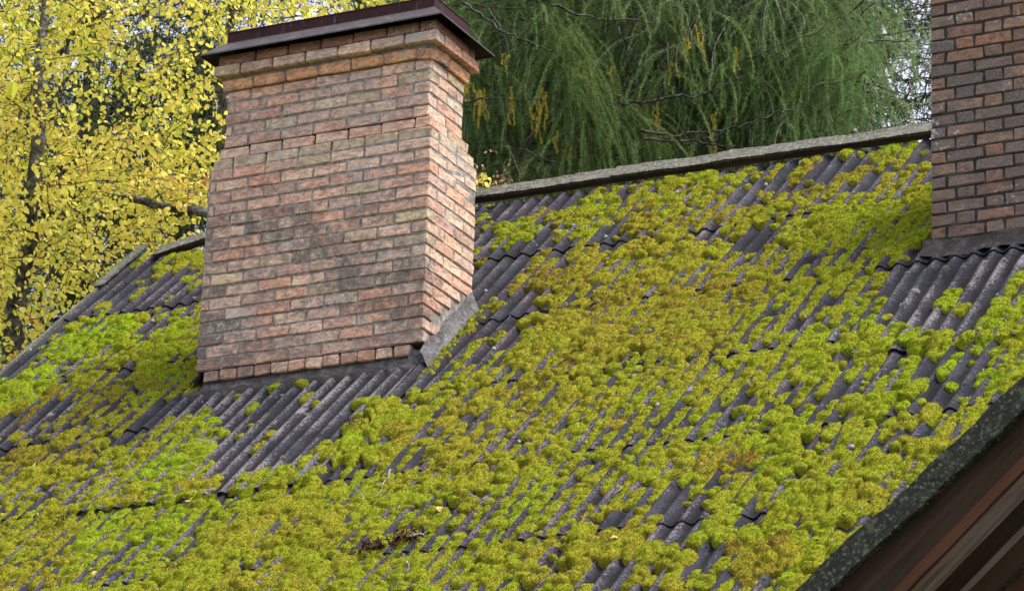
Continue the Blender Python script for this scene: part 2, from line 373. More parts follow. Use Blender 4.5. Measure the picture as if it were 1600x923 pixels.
# ------------------------------------------------------------ brick meshes
def brick_mesh(L, W, H, seed):
    """chamfered, slightly crooked brick, local origin at its centre"""
    rs = random.Random(seed); c = .0065; V = []; 
    def j(a=.0022): return rs.uniform(-a, a)
    hx, hy, hz = L/2, W/2, H/2
    idx = {}
    for sx in (-1, 1):
        for sy in (-1, 1):
            for sz in (-1, 1):
                cx, cy, cz = [c*rs.uniform(.5, 1.7) for _ in range(3)]; jx, jy, jz = j(.0045), j(.004), j(.004)
                for ax in range(3):
                    p = [sx*(hx-(cx if ax != 0 else 0)), sy*(hy-(cy if ax != 1 else 0)), sz*(hz-(cz if ax != 2 else 0))]
                    idx[(sx, sy, sz, ax)] = len(V); V.append((p[0]+jx, p[1]+jy, p[2]+jz))
    Fs = []
    def g(*a): return idx[a]
    for s in (-1, 1):
        Fs.append([g(s, -1, -1, 0), g(s, 1, -1, 0), g(s, 1, 1, 0), g(s, -1, 1, 0)][::s])
        Fs.append([g(-1, s, -1, 1), g(1, s, -1, 1), g(1, s, 1, 1), g(-1, s, 1, 1)][::-s])
        Fs.append([g(-1, -1, s, 2), g(1, -1, s, 2), g(1, 1, s, 2), g(-1, 1, s, 2)][::s])
    for a in (-1, 1):
        for b_ in (-1, 1):
            Fs.append([g(-1, a, b_, 1), g(1, a, b_, 1), g(1, a, b_, 2), g(-1, a, b_, 2)][::-a*b_])
            Fs.append([g(a, -1, b_, 0), g(a, 1, b_, 0), g(a, 1, b_, 2), g(a, -1, b_, 2)][::a*b_])
            Fs.append([g(a, b_, -1, 0), g(a, b_, 1, 0), g(a, b_, 1, 1), g(a, b_, -1, 1)][::-a*b_])
            for z in (-1, 1): Fs.append([g(a, b_, z, 0), g(a, b_, z, 1), g(a, b_, z, 2)][::a*b_*z])
    me = bpy.data.meshes.new('brick'); me.from_pydata(V, [], [tuple(f) for f in Fs]); me.update(); me.materials.append(mBRICK)
    return me
BM = {}; CLAY2 = None
def bmesh_for(L, W, H):
    k = (round(L/.02), round(W/.02), round(H/.01)); 
    if k not in BM: BM[k] = [brick_mesh(round(L/.02)*.02, round(W/.02)*.02, round(H/.01)*.01, hash(k)+i) for i in range(4)]
    me = random.choice(BM[k]); return me, (L/(k[0]*.02), W/(k[1]*.02), H/(k[2]*.01))
CLAY = [(.54, .33, .22), (.49, .31, .22), (.57, .40, .29), (.42, .26, .195), (.50, .37, .28), (.38, .27, .21), (.62, .45, .32), (.47, .36, .28), (.52, .28, .18), (.42, .32, .26)]
OCH = [(.44, .36, .24), (.42, .36, .26), (.50, .42, .32)]
def brick(parent, x0, x1, y0, y1, z0, z1, col=None, grime=.2, slant=0., jit=.003):
    me, sc = bmesh_for(x1-x0, y1-y0, z1-z0)
    o = bpy.data.objects.new('brick', me); S.collection.objects.link(o); o.parent = parent
    c = Vector(((x0+x1)/2+random.uniform(-jit, jit)*.5, (y0+y1)/2+random.uniform(-jit, jit), (z0+z1)/2))
    o.location = c-wloc(parent); o.scale = sc
    o.rotation_euler = (slant, random.uniform(-.006, .006), random.uniform(-.008, .008))
    if col is None: col = random.choice(CLAY) if random.random() > .06 else random.choice(OCH)
    k = random.uniform(.9, 1.1); mc = (.50, .385, .33) if col in CLAY else col; col = [(a_*.75+b_*.25)*1.16 for a_, b_ in zip(col, mc)] if CLAY is not CLAY2 else col; o.color = (col[0]*k, col[1]*k, col[2]*k, max(0, min(1, grime)))
    return o
J = .0122; BL = .254; BH = .0765; CP = .0887; HB = .121
def course(parent, x0, x1, y0, y1, z, odd, gr, cut=None, col=None, left=True, cross=False, sl=0.):
    """one course: front face bricks run left from the front right corner, side bricks run back from it"""
    z1 = z+BH
    a, d = (BL, HB) if odd == 0 else (HB, BL)
    if cross: a, d = (BL, HB) if odd == 0 else (HB, BL)
    brick(parent, x1-a, x1, y0, y0+d, z, z1, col, gr(x1-.1, z), sl).rotation_euler.y += sl
    x = x1-a-J; k = 0
    if cross and odd: brick(parent, x-.055, x, y0, y0+HB-.004, z, z1, col, gr(x, z)); x -= .055+J
    while x > x0+.03:
        L = BL
        if cross and (k+odd) % 2 == 0: L = HB
        xa = max(x0, x-L)
        if xa-x0 < .05: xa = x0
        brick(parent, xa, x, y0, y0+HB-.004, z, z1, col, gr((xa+x)/2, z), sl); x = xa-J; k += 1
    y = y0+d+J
    while y < y1-.03:
        yb = min(y1, y+BL)
        if y1-yb < .05: yb = y1
        if cut is None or z+BH*.5 > cut((y+yb)/2): brick(parent, x1-HB+.004, x1, y, yb, z, z1, col, gr(x1+.3, z)).rotation_euler.y += sl
        y = yb+J
def hidden_bricks(parent, x0, x1, y0, y1, z0, z1):
    mb = MB(); z = z0; r = 0
    while z < z1:
        y = y0+.13-(.12 if r % 2 else 0)
        while y < y1-.02: yb = min(y+BL, y1); mb.box((x0, y, z), (.1, 0, 0), (0, yb-y, 0), (0, 0, BH)); y = yb+J
        x = x0+(.13 if r % 2 else 0)
        while x < x1-.02: xb = min(x+BL, x1); mb.box((x, y1-.1, z), (xb-x, 0, 0), (0, .099, 0), (0, 0, BH)); x = xb+J
        z += CP; r += 1
    o = mb.build('brickwork', mBRICK, parent, kind='stuff'); o.color = (.48, .28, .21, .4)

# chimney one
ch1 = empty('chimney', (-.9, .35, ZB-.2-2.6+2.6), parent=None); ch1.parent = house; ch1.location = Vector((-.9, .35, ZB))-house.location
ch1['label'] = 'wide orange brick chimney with dark red metal cap'
def gr1(x, z):
    h = (z-ZB); g = .30-.10*h
    if h < 1.15: g += .30+.12*math.sin(x*3+h*5)
    if h < .25: g -= .06
    if x > .1: g = .16-.05*h
    if 1.8 < h: g = .16
    if x < -1.6: g += .22
    return g+random.uniform(-.15, .15)
zc = ZB-.03; r = 0
cut1 = lambda y: roofz(y, 0)+.065
NL = 18
for r in range(NL):
    x0, x1, y0, y1 = C1
    if r == 0:
        x = x1-.10
        while x > x0+.06:
            xa = x-.125; brick(ch1, xa, x, y0+.0, y0+.24, zc, zc+BH, None, gr1(x, zc)); x = xa-J
    else: course(ch1, x0+.004*r*.3, x1-.0006*r, y0, y1, zc, (r+1) % 2, gr1, cut1)
    zc += CP
zstep = zc
# weathered step: two set-back courses
for k in range(2):
    s = (.018, .045)[k]
    course(ch1, C1[0]+.03+.03*k, C1[1]-.02-.02*k, C1[2]+s, C1[3]-.03-.05*k, zc, k, lambda x, z: .25+random.uniform(-.2, .2), col=random.choice(OCH) if k == 0 else None)
    zc += CP
U1 = (C1[0]+.085, -.065, .055, .56)
while zc < ZB+2.13:
    course(ch1, *U1, zc, r % 2, gr1); zc += CP; r += 1
ztop = zc
# corbel: a splayed course, then a projecting one, then the dark one under the cap
for k, (e, hh) in enumerate([(.03, BH), (.078, BH+.004), (.055, BH)]):
    x0, x1, y0, y1 = U1[0]-e, U1[1]+e, U1[2]-e, U1[3]+e
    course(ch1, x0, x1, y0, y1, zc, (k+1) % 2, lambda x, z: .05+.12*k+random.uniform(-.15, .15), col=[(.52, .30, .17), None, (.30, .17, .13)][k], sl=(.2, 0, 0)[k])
    zc += CP
zcap = zc-.020
# mortar core
mb = MB(); e = .0065
def core(x0, x1, y0, y1, z0, z1): mb.box((x0+e, y0+e, z0), (x1-x0-2*e, 0, 0), (0, y1-y0-2*e, 0), (0, 0, z1-z0))
core(C1[0], C1[1]-.006, *C1[2:], ZB-.03+CP-.003, zstep); core(C1[0]+.07, C1[1]-.055, C1[2]+.055, C1[3]-.10, zstep, zstep+2*CP); core(*U1, zstep+.02, ztop)
core(U1[0]-.03, U1[1]+.03, U1[2]-.03, U1[3]+.03, ztop, zcap)
mb.build('mortar', mMORT, ch1)
hidden_bricks(ch1, C1[0]-.002, C1[1]-.14, C1[2]+.01, C1[3]+.002, ZB+.1, zstep-.02)
# metal cap: upright band and flared skirt, thin metal with thickness
def ringmesh(mb, R0, z0, R1, z1, th=.004):
    def rect(R, z, d): return [(R[0]-d, R[2]-d, z), (R[1]+d, R[2]-d, z), (R[1]+d, R[3]+d, z), (R[0]-d, R[3]+d, z)]
    V = rect(R0, z0, 0)+rect(R1, z1, 0)+rect(R0, z0, -th)+rect(R1, z1, -th); Fs = []
    for k in range(4):
        m = (k+1) % 4
        Fs += [(k, m, 4+m, 4+k), (8+m, 8+k, 12+k, 12+m), (k, 8+k, 8+m, m), (4+k, 4+m, 12+m, 12+k)]
    mb.add(V, Fs)
def grow(R, e): return (R[0]-e, R[1]+e, R[2]-e, R[3]+e)
BAND = grow(U1, .02)
m1 = MB(); ringmesh(m1, grow(U1, .155), zcap, grow(BAND, .006), zcap+.118); ringmesh(m1, grow(U1, .158), zcap-.012, grow(U1, .155), zcap+.0, .004)
cap = m1.build('metal_cap', mCAPG, ch1, label='flared dark metal skirt of the chimney cap')
m2 = MB(); ringmesh(m2, BAND, zcap+.110, BAND, zcap+.195); m2.box((BAND[0]-.004, BAND[2]-.004, zcap+.196), (BAND[1]-BAND[0]+.008, 0, 0), (0, BAND[3]-BAND[2]+.008, 0), (0, 0, .008))
o = m2.build('cap_band', mCAP, cap, local=True)
# flashing under the front (recessed), mortar fillet on the right side
def lumpy(name, grid, mat, parent, amp=.012, seed=1, **kw):
    G = np.array(grid); a, b_ = G.shape[:2]; rs = np.random.default_rng(seed)
    nrm = np.cross(G[-1, 0]-G[0, 0], G[0, -1]-G[0, 0]); nrm /= np.linalg.norm(nrm)
    ii, jj = np.meshgrid(np.arange(b_), np.arange(a)); 
    G = G+nrm*((fbm(ii*.35, jj*.8, seed, 3)-.5)*2*amp)[..., None]
    q = [(j*b_+i, j*b_+i+1, (j+1)*b_+i+1, (j+1)*b_+i) for j in range(a-1) for i in range(b_-1)]
    return obj(name, np_mesh(name, G.reshape(-1, 3), q, True), mat, parent, **kw)
def grid(A, B, C, D_, n, m):
    A, B, C, D_ = [np.array(x, float) for x in (A, B, C, D_)]
    return [[(A*(1-s)+B*s)*(1-r_)+(D_*(1-s)+C*s)*r_ for s in np.linspace(0, 1, n)] for r_ in np.linspace(0, 1, m)]
zb0 = ZB-.028
lumpy('cement_flashing', grid((C1[0]+.05, .035, zb0), (C1[1]-.09, .035, zb0), (C1[1]-.05, -.02, ZB-.17), (C1[0]+.03, -.02, ZB-.17), 60, 5), mFLASH, ch1, .008, 3)
mb = MB(); mb.box((C1[0]+.05, .04, ZB-.3), (C1[1]-C1[0]-.1, 0, 0), (0, .6, 0), (0, 0, .30)); mb.build('mortar', mDARKM, ch1)
lumpy('mortar_bed', [[rpt(u, v, n+.008*math.sin(u*48)) for u in np.linspace(-1.84, -.02, 90)] for v, n in ((.05, .0), (.07, .035), (.12, .045), (.17, .05), (.20, .018))], mDARKM, ch1, .012, 4)
# right side fillet follows the slope
yy = np.linspace(-.03, C1[3]-.02, 60)
G = []
for (dx, dz) in ((.003, .145), (.014, .10), (.032, .05), (.06, .0), (.09, -.03)):
    G.append([(C1[1]+dx, y, roofz(y)+dz+.02*math.sin(y*23)*(dz > .1)+.012) for y in yy])
lumpy('mortar_fillet', G, mFLASH, ch1, .022, 5, label='pale grey mortar fillet along the side of the wide chimney')
G = [[(C1[0]-dx, y, roofz(y)+dz) for y in yy] for (dx, dz) in ((-.02, .15), (.01, .08), (.04, .03), (.08, -.02))]
lumpy('mortar_fillet', G, mFLASH, ch1, .012, 6)
G = [[(x, -.01+dy*0+.0, ZB) for x in (0, 1)] for dy in (0, 1)]
lumpy('mortar_fillet', [[(C1[1]-.10+.125*s, -.012+.01*s, ZB-.005-.055*k) for s in np.linspace(0, 1, 8)] for k in range(4)], mFLASH, ch1, .01, 8)

# chimney two
C2 = (3.435, 5.0, .60, 1.3)
ch2 = empty('chimney', (0, 0, 0)); ch2.parent = house; ch2.location = Vector((4.1, .9, ZB))-house.location
ch2['label'] = 'dark weathered brick chimney at the right edge of the photo'
def gr2(x, z): return .62+.1*math.sin(z*3)+random.uniform(-.28, .28)
zb2 = roofz(C2[2])+.11; zc = zb2; r = 0
CLAY2 = [(.215, .14, .10), (.18, .12, .09), (.26, .18, .12), (.17, .12, .10), (.27, .155, .10), (.155, .125, .11), (.23, .175, .13)]
keep = CLAY; CLAY = CLAY2; keepo = OCH; OCH = [(.34, .26, .15), (.28, .23, .15)]
zN = zb2+24*CP
while zc < zN:
    k = zc-zb2; ins = 0
    if k > 20.9*CP: ins = .04
    course(ch2, C2[0]+ins+.0, C2[1]-.0, C2[2]+ins*.5, C2[3], zc, r % 2, gr2, lambda y: 1e9, cross=True); zc += CP; r += 1
CLAY = keep; OCH = keepo
mb = MB(); mb.box((C2[0]+e, C2[2]+e, zb2-.3), (C2[1]-C2[0]-2*e, 0, 0), (0, C2[3]-C2[2]-2*e, 0), (0, 0, 21*CP+.3))
mb.box((C2[0]+.05, C2[2]+.03, zb2+21*CP), (C2[1]-C2[0]-.1, 0, 0), (0, .6, 0), (0, 0, 3*CP)); mb.build('mortar', mDARKM, ch2)
lumpy('mortar_bed', [[np.array([x, C2[2]-dy, zb2+dz-.012*math.sin(x*9)]) for x in np.linspace(C2[0]-.05, C2[1]+.05, 60)] for dy, dz in ((-.01, .0), (.008, -.01), (.02, -.05), (.05, -.10), (.09, -.15))], mDARKM, ch2, .02, 14)

# ------------------------------------------------------------ moss: coverage read from the photograph every 50 px
cx = np.arange(50, 1600, 100); cy = np.arange(250, 951, 50)
COV = """
0 0 0 0 0 0 0 1 1 1 2 1 6 5 4 0
0 0 2 0 0 0 0 1 1 3 6 3 4 5 6 0
0 0 3 3 0 0 0 2 3 6 7 6 7 9 9 0
0 3 5 6 0 0 0 2 4 8 8 8 7 8 3 0
0 3 5 5 0 0 0 3 6 9 10 9 8 6 1 1
2 6 6 6 0 0 3 4 8 10 10 9 7 6 2 6
6 9 8 7 0 0 3 7 9 9 9 8 8 7 6 7
9 7 8 7 2 0 5 8 9 9 9 8 7 6 5 8
5 5 8 6 1 3 7 9 8 8 7 7 8 7 6 8
6 8 9 3 4 8 8 8 9 9 9 9 8 7 7 8
8 8 9 6 8 9 9 9 9 8 8 7 9 8 8 8
10 10 10 10 10 10 9 9 8 7 7 7 8 8 8 8
10 10 10 10 10 10 10 9 8 7 6 7 8 8 8 8
10 10 10 10 10 10 10 9 8 6 5 6 9 8 8 8
10 10 10 10 10 10 10 9 8 6 5 6 9 8 8 8"""
COV = np.array([[float(a) for a in l.split()] for l in COV.strip().split('\n')])/10
def bil(G, X, Y):
    fx = np.clip((X-cx[0])/100, 0, len(cx)-1.001); fy = np.clip((Y-cy[0])/50, 0, len(cy)-1.001)
    i = fx.astype(int); j = fy.astype(int); fx = fx-i; fy = fy-j
    return (G[j, i]*(1-fx)+G[j, i+1]*fx)*(1-fy)+(G[j+1, i]*(1-fx)+G[j+1, i+1]*fx)*fy
def inpoly(x, y, poly):
    r_ = np.zeros(np.shape(x), bool); n = len(poly); j = n-1
    for i in range(n):
        xi, yi = poly[i]; xj, yj = poly[j]
        if yi != yj: r_ ^= ((yi > y) != (yj > y)) & (x < (xj-xi)*(y-yi)/(yj-yi)+xi)
        j = i
    return r_
# patches given as photo outlines, turned into roof coordinates: (outline, coverage, tone or None)
PATCH = [
 ([(330, 622), (600, 598), (612, 625), (560, 668), (440, 745), (285, 765), (352, 690), (365, 650), (300, 655), (255, 650)], .10, None),
 ([(250, 620), (330, 618), (240, 670), (190, 700), (175, 690)], .22, None),
 ([(365, 648), (250, 700), (215, 755), (250, 790), (300, 750), (345, 700)], 1.0, .95),
 ([(85, 540), (130, 505), (215, 500), (215, 530), (130, 560), (80, 575)], 1.0, 1.0),
 ([(0, 600), (70, 570), (100, 585), (60, 625), (0, 650)], 1.0, 1.0),
 ([(220, 540), (305, 500), (305, 600), (230, 600)], .95, .75),
 ([(770, 365), (840, 345), (835, 380), (775, 395)], 1.0, .85),
 ([(890, 330), (960, 300), (965, 330), (930, 370), (880, 370)], 1.0, .85),
 ([(1000, 320), (1080, 275), (1150, 280), (1100, 330), (1010, 345)], .95, .6),
 ([(1270, 330), (1455, 300), (1455, 380), (1330, 400), (1250, 390)], 1.0, .72),
 ([(1395, 420), (1455, 388), (1600, 380), (1600, 470), (1540, 515), (1480, 520), (1375, 520)], .05, None),
 ([(1475, 465), (1535, 462), (1525, 492), (1480, 500)], .95, .85),
 ([(1545, 490), (1600, 470), (1600, 520), (1550, 520)], 1.0, .8),
 ([(1520, 540), (1580, 530), (1545, 600), (1500, 650), (1450, 650)], .10, None),
 ([(1560, 540), (1610, 510), (1610, 590), (1510, 660), (1530, 610)], 1.0, .7),
 ([(655, 560), (760, 490), (850, 470), (800, 545), (700, 610), (640, 605)], .32, None),
 ([(750, 320), (900, 300), (880, 340), (840, 345), (770, 360), (745, 420), (745, 480), (800, 480), (850, 430), (790, 400)], .15, None),
 ([(750, 400), (830, 390), (870, 400), (830, 440), (745, 480)], .2, None),
 ([(950, 420), (1150, 390), (1200, 470), (1100, 560), (900, 560), (860, 510)], 1.0, .42),
 ([(1140, 850), (1230, 840), (1260, 900), (1170, 923)], 1.0, .15),
 ([(950, 650), (995, 650), (990, 680), (950, 680)], 1.0, .1),
 ([(1080, 690), (1180, 700), (1180, 760), (1080, 750)], .95, .25),
 ([(150, 800), (300, 780), (260, 860), (120, 890)], 1.0, .85),
 ([(540, 640), (700, 610), (640, 700), (560, 740), (520, 730)], .8, .7),
 ([(600, 665), (670, 665), (665, 705), (610, 705)], 1.0, .35),
 ([(0, 460), (225, 385), (240, 400), (0, 620)], .25, None),
 ([(200, 470), (310, 440), (310, 480), (200, 500)], .2, None),
]
PR = []
for pl, cv, tn in PATCH: PR.append(([toroof(*p) for p in pl], cv, tn))
def covtone(u, v):
    P = RP(u, v); X, Y = proj(P); C = bil(COV, X, Y)
    T = .53+.55*(fbm(u*1.1, v*.8, 77, 3)-.5)+np.clip((X-1150)/3000, 0, .15)
    wu = u+.10*(noise2(u*6, v*6, 31)-.5); wv = v+.14*(noise2(u*6, v*6, 32)-.5)
    for pl, cv, tn in PR:
        m = inpoly(wu, wv, pl)
        C = np.where(m, cv, C)
        if tn is not None: kk = .35+.65*noise2(u*9+5, v*7, 88); T = np.where(m, T*(1-kk)+min(tn, .93)*kk, T)
    return C, T, X, Y
du, dvv = .0100, .0125
gu = np.arange(UL+.02, 5.3, du); gv = np.arange(VTOP+.05, 5.0, dvv); nu, nv = len(gu), len(gv)
H = np.full((nv, nu), -1., np.float32); F1 = np.full((nv, nu), -1., np.float32); F2 = F1.copy(); BS = np.full((nv, nu), -.012, np.float32); TN = np.zeros((nv, nu), np.float32)
NC = 24500
uu = rng.uniform(gu[0], gu[-1], NC); vv = rng.uniform(gv[0], gv[-1], NC)
# cushions prefer the valleys of the sheets
ph = (uu/PITCHW) % 1.0; val = np.round(uu/PITCHW-.5)+.5
snap = rng.uniform(0, 1, NC) < .72; uu = np.where(snap, val*PITCHW+rng.normal(0, .018, NC), uu)
NE = 110     # small cushions along the mortar fillet beside chimney one
uu[:NE] = rng.uniform(.07, .15, NE); vv[:NE] = rng.uniform(-1.0, .30, NE)
C, T, X, Y = covtone(uu, vv); C[:NE] = .99
onframe = (X > -140) & (X < 1740) & (Y > 150) & (Y < 1060)
streak = .55*fbm(uu*5.2, vv*2.2, 3, 2)+.45*fbm(uu*9.5, vv*5, 9, 2)
# rank the streak noise so that coverage is a true share
crest = np.cos(2*np.pi*uu/PITCHW)
q_ = np.argsort(np.argsort(streak+.075*crest))/NC
keepm = (q_ < C*1.12-.02) & (rng.uniform(0, 1, NC) < .60+.2*(C > .97)) & onframe & (C > .02)
keepm[:NE] = True
keepm &= ~((uu > C1[0]-.02) & (uu < C1[1]+.03) & (vv > -.97) & (vv < .17)) & ~((uu > C2[0]-.02) & (vv > -2.2) & (vv < -.62))
idx = np.where(keepm)[0]
rad = np.where(rng.uniform(0, 1, NC) < .22, rng.uniform(.055, .11, NC), rng.gamma(4.5, .0072, NC)+.012); rad = np.where(C < .45, np.minimum(rad, .06)*.8, rad)
rad[:NE] = rng.uniform(.014, .032, NE); C[:NE] = .5; T[:NE] = .62
WARP = np.stack([noise2(np.arange(nu)[None, :]*du/.035+np.zeros((nv, 1)), np.arange(nv)[:, None]*dvv/.035+np.zeros((1, nu)), 90+k_) for k_ in range(2)])-.5
for i in idx:
    ru = max(rad[i], .038)*rng.uniform(1.0, 1.35) if C[i] > .92 else min(rad[i], .065)*rng.uniform(.9, 1.25); rv = rad[i]*rng.uniform(.85, 1.55); hh = (.010+.25*rad[i]**.70*rng.uniform(.5, 1.0)) * (.8 if rad[i] > .07 else 1)
    a0 = max(0, int((uu[i]-ru-gu[0])/du)); a1 = min(nu, int((uu[i]+ru-gu[0])/du)+2)
    b0 = max(0, int((vv[i]-rv-gv[0])/dvv)); b1 = min(nv, int((vv[i]+rv-gv[0])/dvv)+2)
    if a1 <= a0 or b1 <= b0: continue
    d2 = ((gu[a0:a1]-uu[i])[None, :]/ru+.20*WARP[0, b0:b1, a0:a1])**2+((gv[b0:b1]-vv[i])[:, None]/rv+.20*WARP[1, b0:b1, a0:a1])**2
    z = -.012+.6*AMP*crest[i]+hh*np.clip(1-d2, 0, 1)**.55*(1+.25*((gv[b0:b1]-vv[i])/rv))[:, None]
    z = np.where(d2 < 1, z, -1.); f1 = F1[b0:b1, a0:a1]; f2 = F2[b0:b1, a0:a1]
    near = z > f1; sec = ~near & (z > f2)
    f2[near] = f1[near]; f1[near] = z[near]; f2[sec] = z[sec]
    TN[b0:b1, a0:a1][near] = T[i]+rng.normal(0, .08)
on_ = F1 > -.5
H = np.where(on_, F1-.85*np.clip(F1+.012, 0, 1)*np.exp(-np.clip(F1-F2, 0, 1)/.0075), -1.).astype(np.float32)
GU, GV = np.meshgrid(gu, gv)
micro = (fbm(GU*28, GV*24, 50, 2)-.5)*.014+(fbm(GU*75, GV*70, 60, 2)-.5)*.011
mound = np.clip(fbm(GU*3.2, GV*2.4, 41, 2)-.42, 0, 1)*.11*np.clip(fbm(GU*.8, GV*.8, 42, 2)*2-.4, 0, 1)
rowraise = .016
on = H > -.5
# soften the mask edge: blur the height a little (cushions merge)
def blur(A):
    B = A.copy(); B[1:-1, 1:-1] = (A[1:-1, 1:-1]*2+A[:-2, 1:-1]+A[2:, 1:-1]+A[1:-1, :-2]+A[1:-1, 2:])/6; return B
Hc = np.where(on, H, -.03); Hb = Hc
Z = np.where(on, Hb+micro+mound, -.03)+undul(GU, GV)+rowraise
CR = corr(GU, GV)+undul(GU, GV)
del C, T
over = (GU > C1[0]-.02) & (GU < .03) & (GV > SK) & (GV < 1.95) | (GU > 3.38) & (GV > -.38) & (GV < .95)
Z = Z+np.where(over, .026, 0.)
okc = on[:-1, :-1] | on[1:, :-1] | on[:-1, 1:] | on[1:, 1:]
zz = np.maximum.reduce([Z[:-1, :-1], Z[1:, :-1], Z[:-1, 1:], Z[1:, 1:]]); cc = np.minimum.reduce([CR[:-1, :-1], CR[1:, 1:]])
okc &= zz > cc-.004
jj, ii = np.where(okc); a = jj*nu+ii
Q = np.stack([a, a+nu, a+nu+1, a+1], 1)
used, inv = np.unique(Q, return_inverse=True); Q = inv.reshape(-1, 4)
Vm = RP(GU.ravel()[used]+.004*(noise2(GU.ravel()[used]*90, GV.ravel()[used]*90, 7)-.5), GV.ravel()[used], Z.ravel()[used])
tn = TN.copy(); tn[~on] = .4; tn = blur(blur(tn)).ravel()[used]
moss = obj('moss', np_mesh('moss', Vm, Q, True, {'tone': tn}), mMOSS, label='yellow green moss cushions covering the corrugated roof', cat='moss', kind='stuff')
print('moss quads', len(Q))
# short shoots standing on the moss, instanced
vis = (Z > CR+.002) & on
jj, ii = np.where(vis); 
NT = 420000; pick = rng.integers(0, len(jj), NT)
fu = gu[ii[pick]]+rng.uniform(-.5, .5, NT)*du; fv = gv[jj[pick]]+rng.uniform(-.5, .5, NT)*dvv
Pp = RP(fu, fv, Z[jj[pick], ii[pick]]-.002)
X, Y = proj(Pp); m = (X > -60) & (X < 1660) & (Y < 990); Pp = Pp[m]; tt = TN[jj[pick], ii[pick]][m]+rng.normal(0, .15, m.sum())
pm = bpy.data.meshes.new('moss_shoots'); pm.vertices.add(len(Pp)); pm.vertices.foreach_set('co', Pp.astype(np.float32).ravel())
at = pm.attributes.new('tone', 'FLOAT', 'POINT'); at.data.foreach_set('value', tt.astype(np.float32)); pm.update()
# one tuft: seven tapering shoots
V = []; Fq = []
rs = random.Random(5)
for k in range(7):
    an = k*2.4; tl = rs.uniform(.15, .9); L = rs.uniform(.003, .005); wd = .0013
    dx, dy = math.cos(an)*tl*L, math.sin(an)*tl*L; bx, by = math.cos(an)*.002, math.sin(an)*.002
    px_, py_ = -math.sin(an)*wd, math.cos(an)*wd; b_ = len(V)
    V += [(bx-px_, by-py_, 0), (bx+px_, by+py_, 0), (bx+dx*.7+px_*.8, by+dy*.7+py_*.8, L*.6), (bx+dx, by+dy, L)]
    Fq += [(b_, b_+1, b_+2), (b_, b_+2, b_+3)]
tuft = bpy.data.meshes.new('moss_tuft'); tuft.from_pydata(V, [], Fq); tuft.materials.append(mTUFT); tuft.update()
tobj = bpy.data.objects.new('moss_tuft_source', tuft)     # not linked to the scene, used only as instance source
ng = bpy.data.node_groups.new('shoots', 'GeometryNodeTree')
ng.interface.new_socket('Geometry', in_out='INPUT', socket_type='NodeSocketGeometry'); ng.interface.new_socket('Geometry', in_out='OUTPUT', socket_type='NodeSocketGeometry')
gi = ng.nodes.new('NodeGroupInput'); go = ng.nodes.new('NodeGroupOutput'); ip = ng.nodes.new('GeometryNodeInstanceOnPoints')
oi_ = ng.nodes.new('GeometryNodeObjectInfo'); oi_.inputs['Object'].default_value = tobj
rv1 = ng.nodes.new('FunctionNodeRandomValue'); rv1.data_type = 'FLOAT_VECTOR'
rv1.inputs[0].default_value = (.25, -.35, 0); rv1.inputs[1].default_value = (.95, .35, 6.28)
rv2 = ng.nodes.new('FunctionNodeRandomValue'); rv2.inputs[2].default_value = .7; rv2.inputs[3].default_value = 1.5
ng.links.new(gi.outputs[0], ip.inputs['Points']); ng.links.new(oi_.outputs['Geometry'], ip.inputs['Instance'])
ng.links.new(rv1.outputs[0], ip.inputs['Rotation']); ng.links.new(rv2.outputs[1], ip.inputs['Scale']); ng.links.new(ip.outputs[0], go.inputs[0])
ms = obj('moss_shoots', pm, mTUFT, moss, local=True, kind='stuff')
md = ms.modifiers.new('shoots', 'NODES'); md.node_group = ng

def onroof(px, py, n=.03): u, v = toroof(px, py); return rpt(u, v, n), u, v
def mossz(u, v):
    i = int(np.clip((u-gu[0])/du, 0, nu-1)); j = int(np.clip((v-gv[0])/dvv, 0, nv-1)); return max(float(Z[j, i]), float(CR[j, i])+.02)

# ------------------------------------------------------------ things lying on the roof
RN = Matrix([[1, 0, 0], [0, -DN[1], -NN[1]*-1*-1], [0, -DN[2], NN[2]]])
def rframe(P):    # roof frame: x along ridge, y up the slope, z off the roof
    m = Matrix.Identity(4)
    for i in range(3): m[i][0] = XX[i]; m[i][1] = -DN[i]; m[i][2] = NN[i]; m[i][3] = P[i]
    return m
def leaf_mesh(name, L, mat, seed, tone, curl=.25):
    rs = random.Random(seed); n = 5; V = []; q = []
    for i in range(n+1):
        f = i/n; w_ = L*.42*math.sin(math.pi*min(1, f*.92+.06))**.8; z = L*curl*math.sin(f*math.pi)
        V += [(-w_, f*L-.5*L, z+L*curl*.6*rs.random()), (0, f*L-.5*L, z*.7), (w_, f*L-.5*L, z+L*curl*.6*rs.random())]
    for i in range(n): a = i*3; q += [(a, a+1, a+4, a+3), (a+1, a+2, a+5, a+4)]
    me = np_mesh(name, V, q, True, {'tone': np.full(len(V), tone)}); me.materials.append(mat); return me
def put(o, px, py, lift=.004, rz=0, tilt=(0, 0)):
    u, v = toroof(px, py+3); n = mossz(u, v)+lift
    o.matrix_world = rframe(rpt(u, v, n)) @ Matrix.Rotation(rz, 4, 'Z') @ Matrix.Rotation(tilt[0], 4, 'X') @ Matrix.Rotation(tilt[1], 4, 'Y')
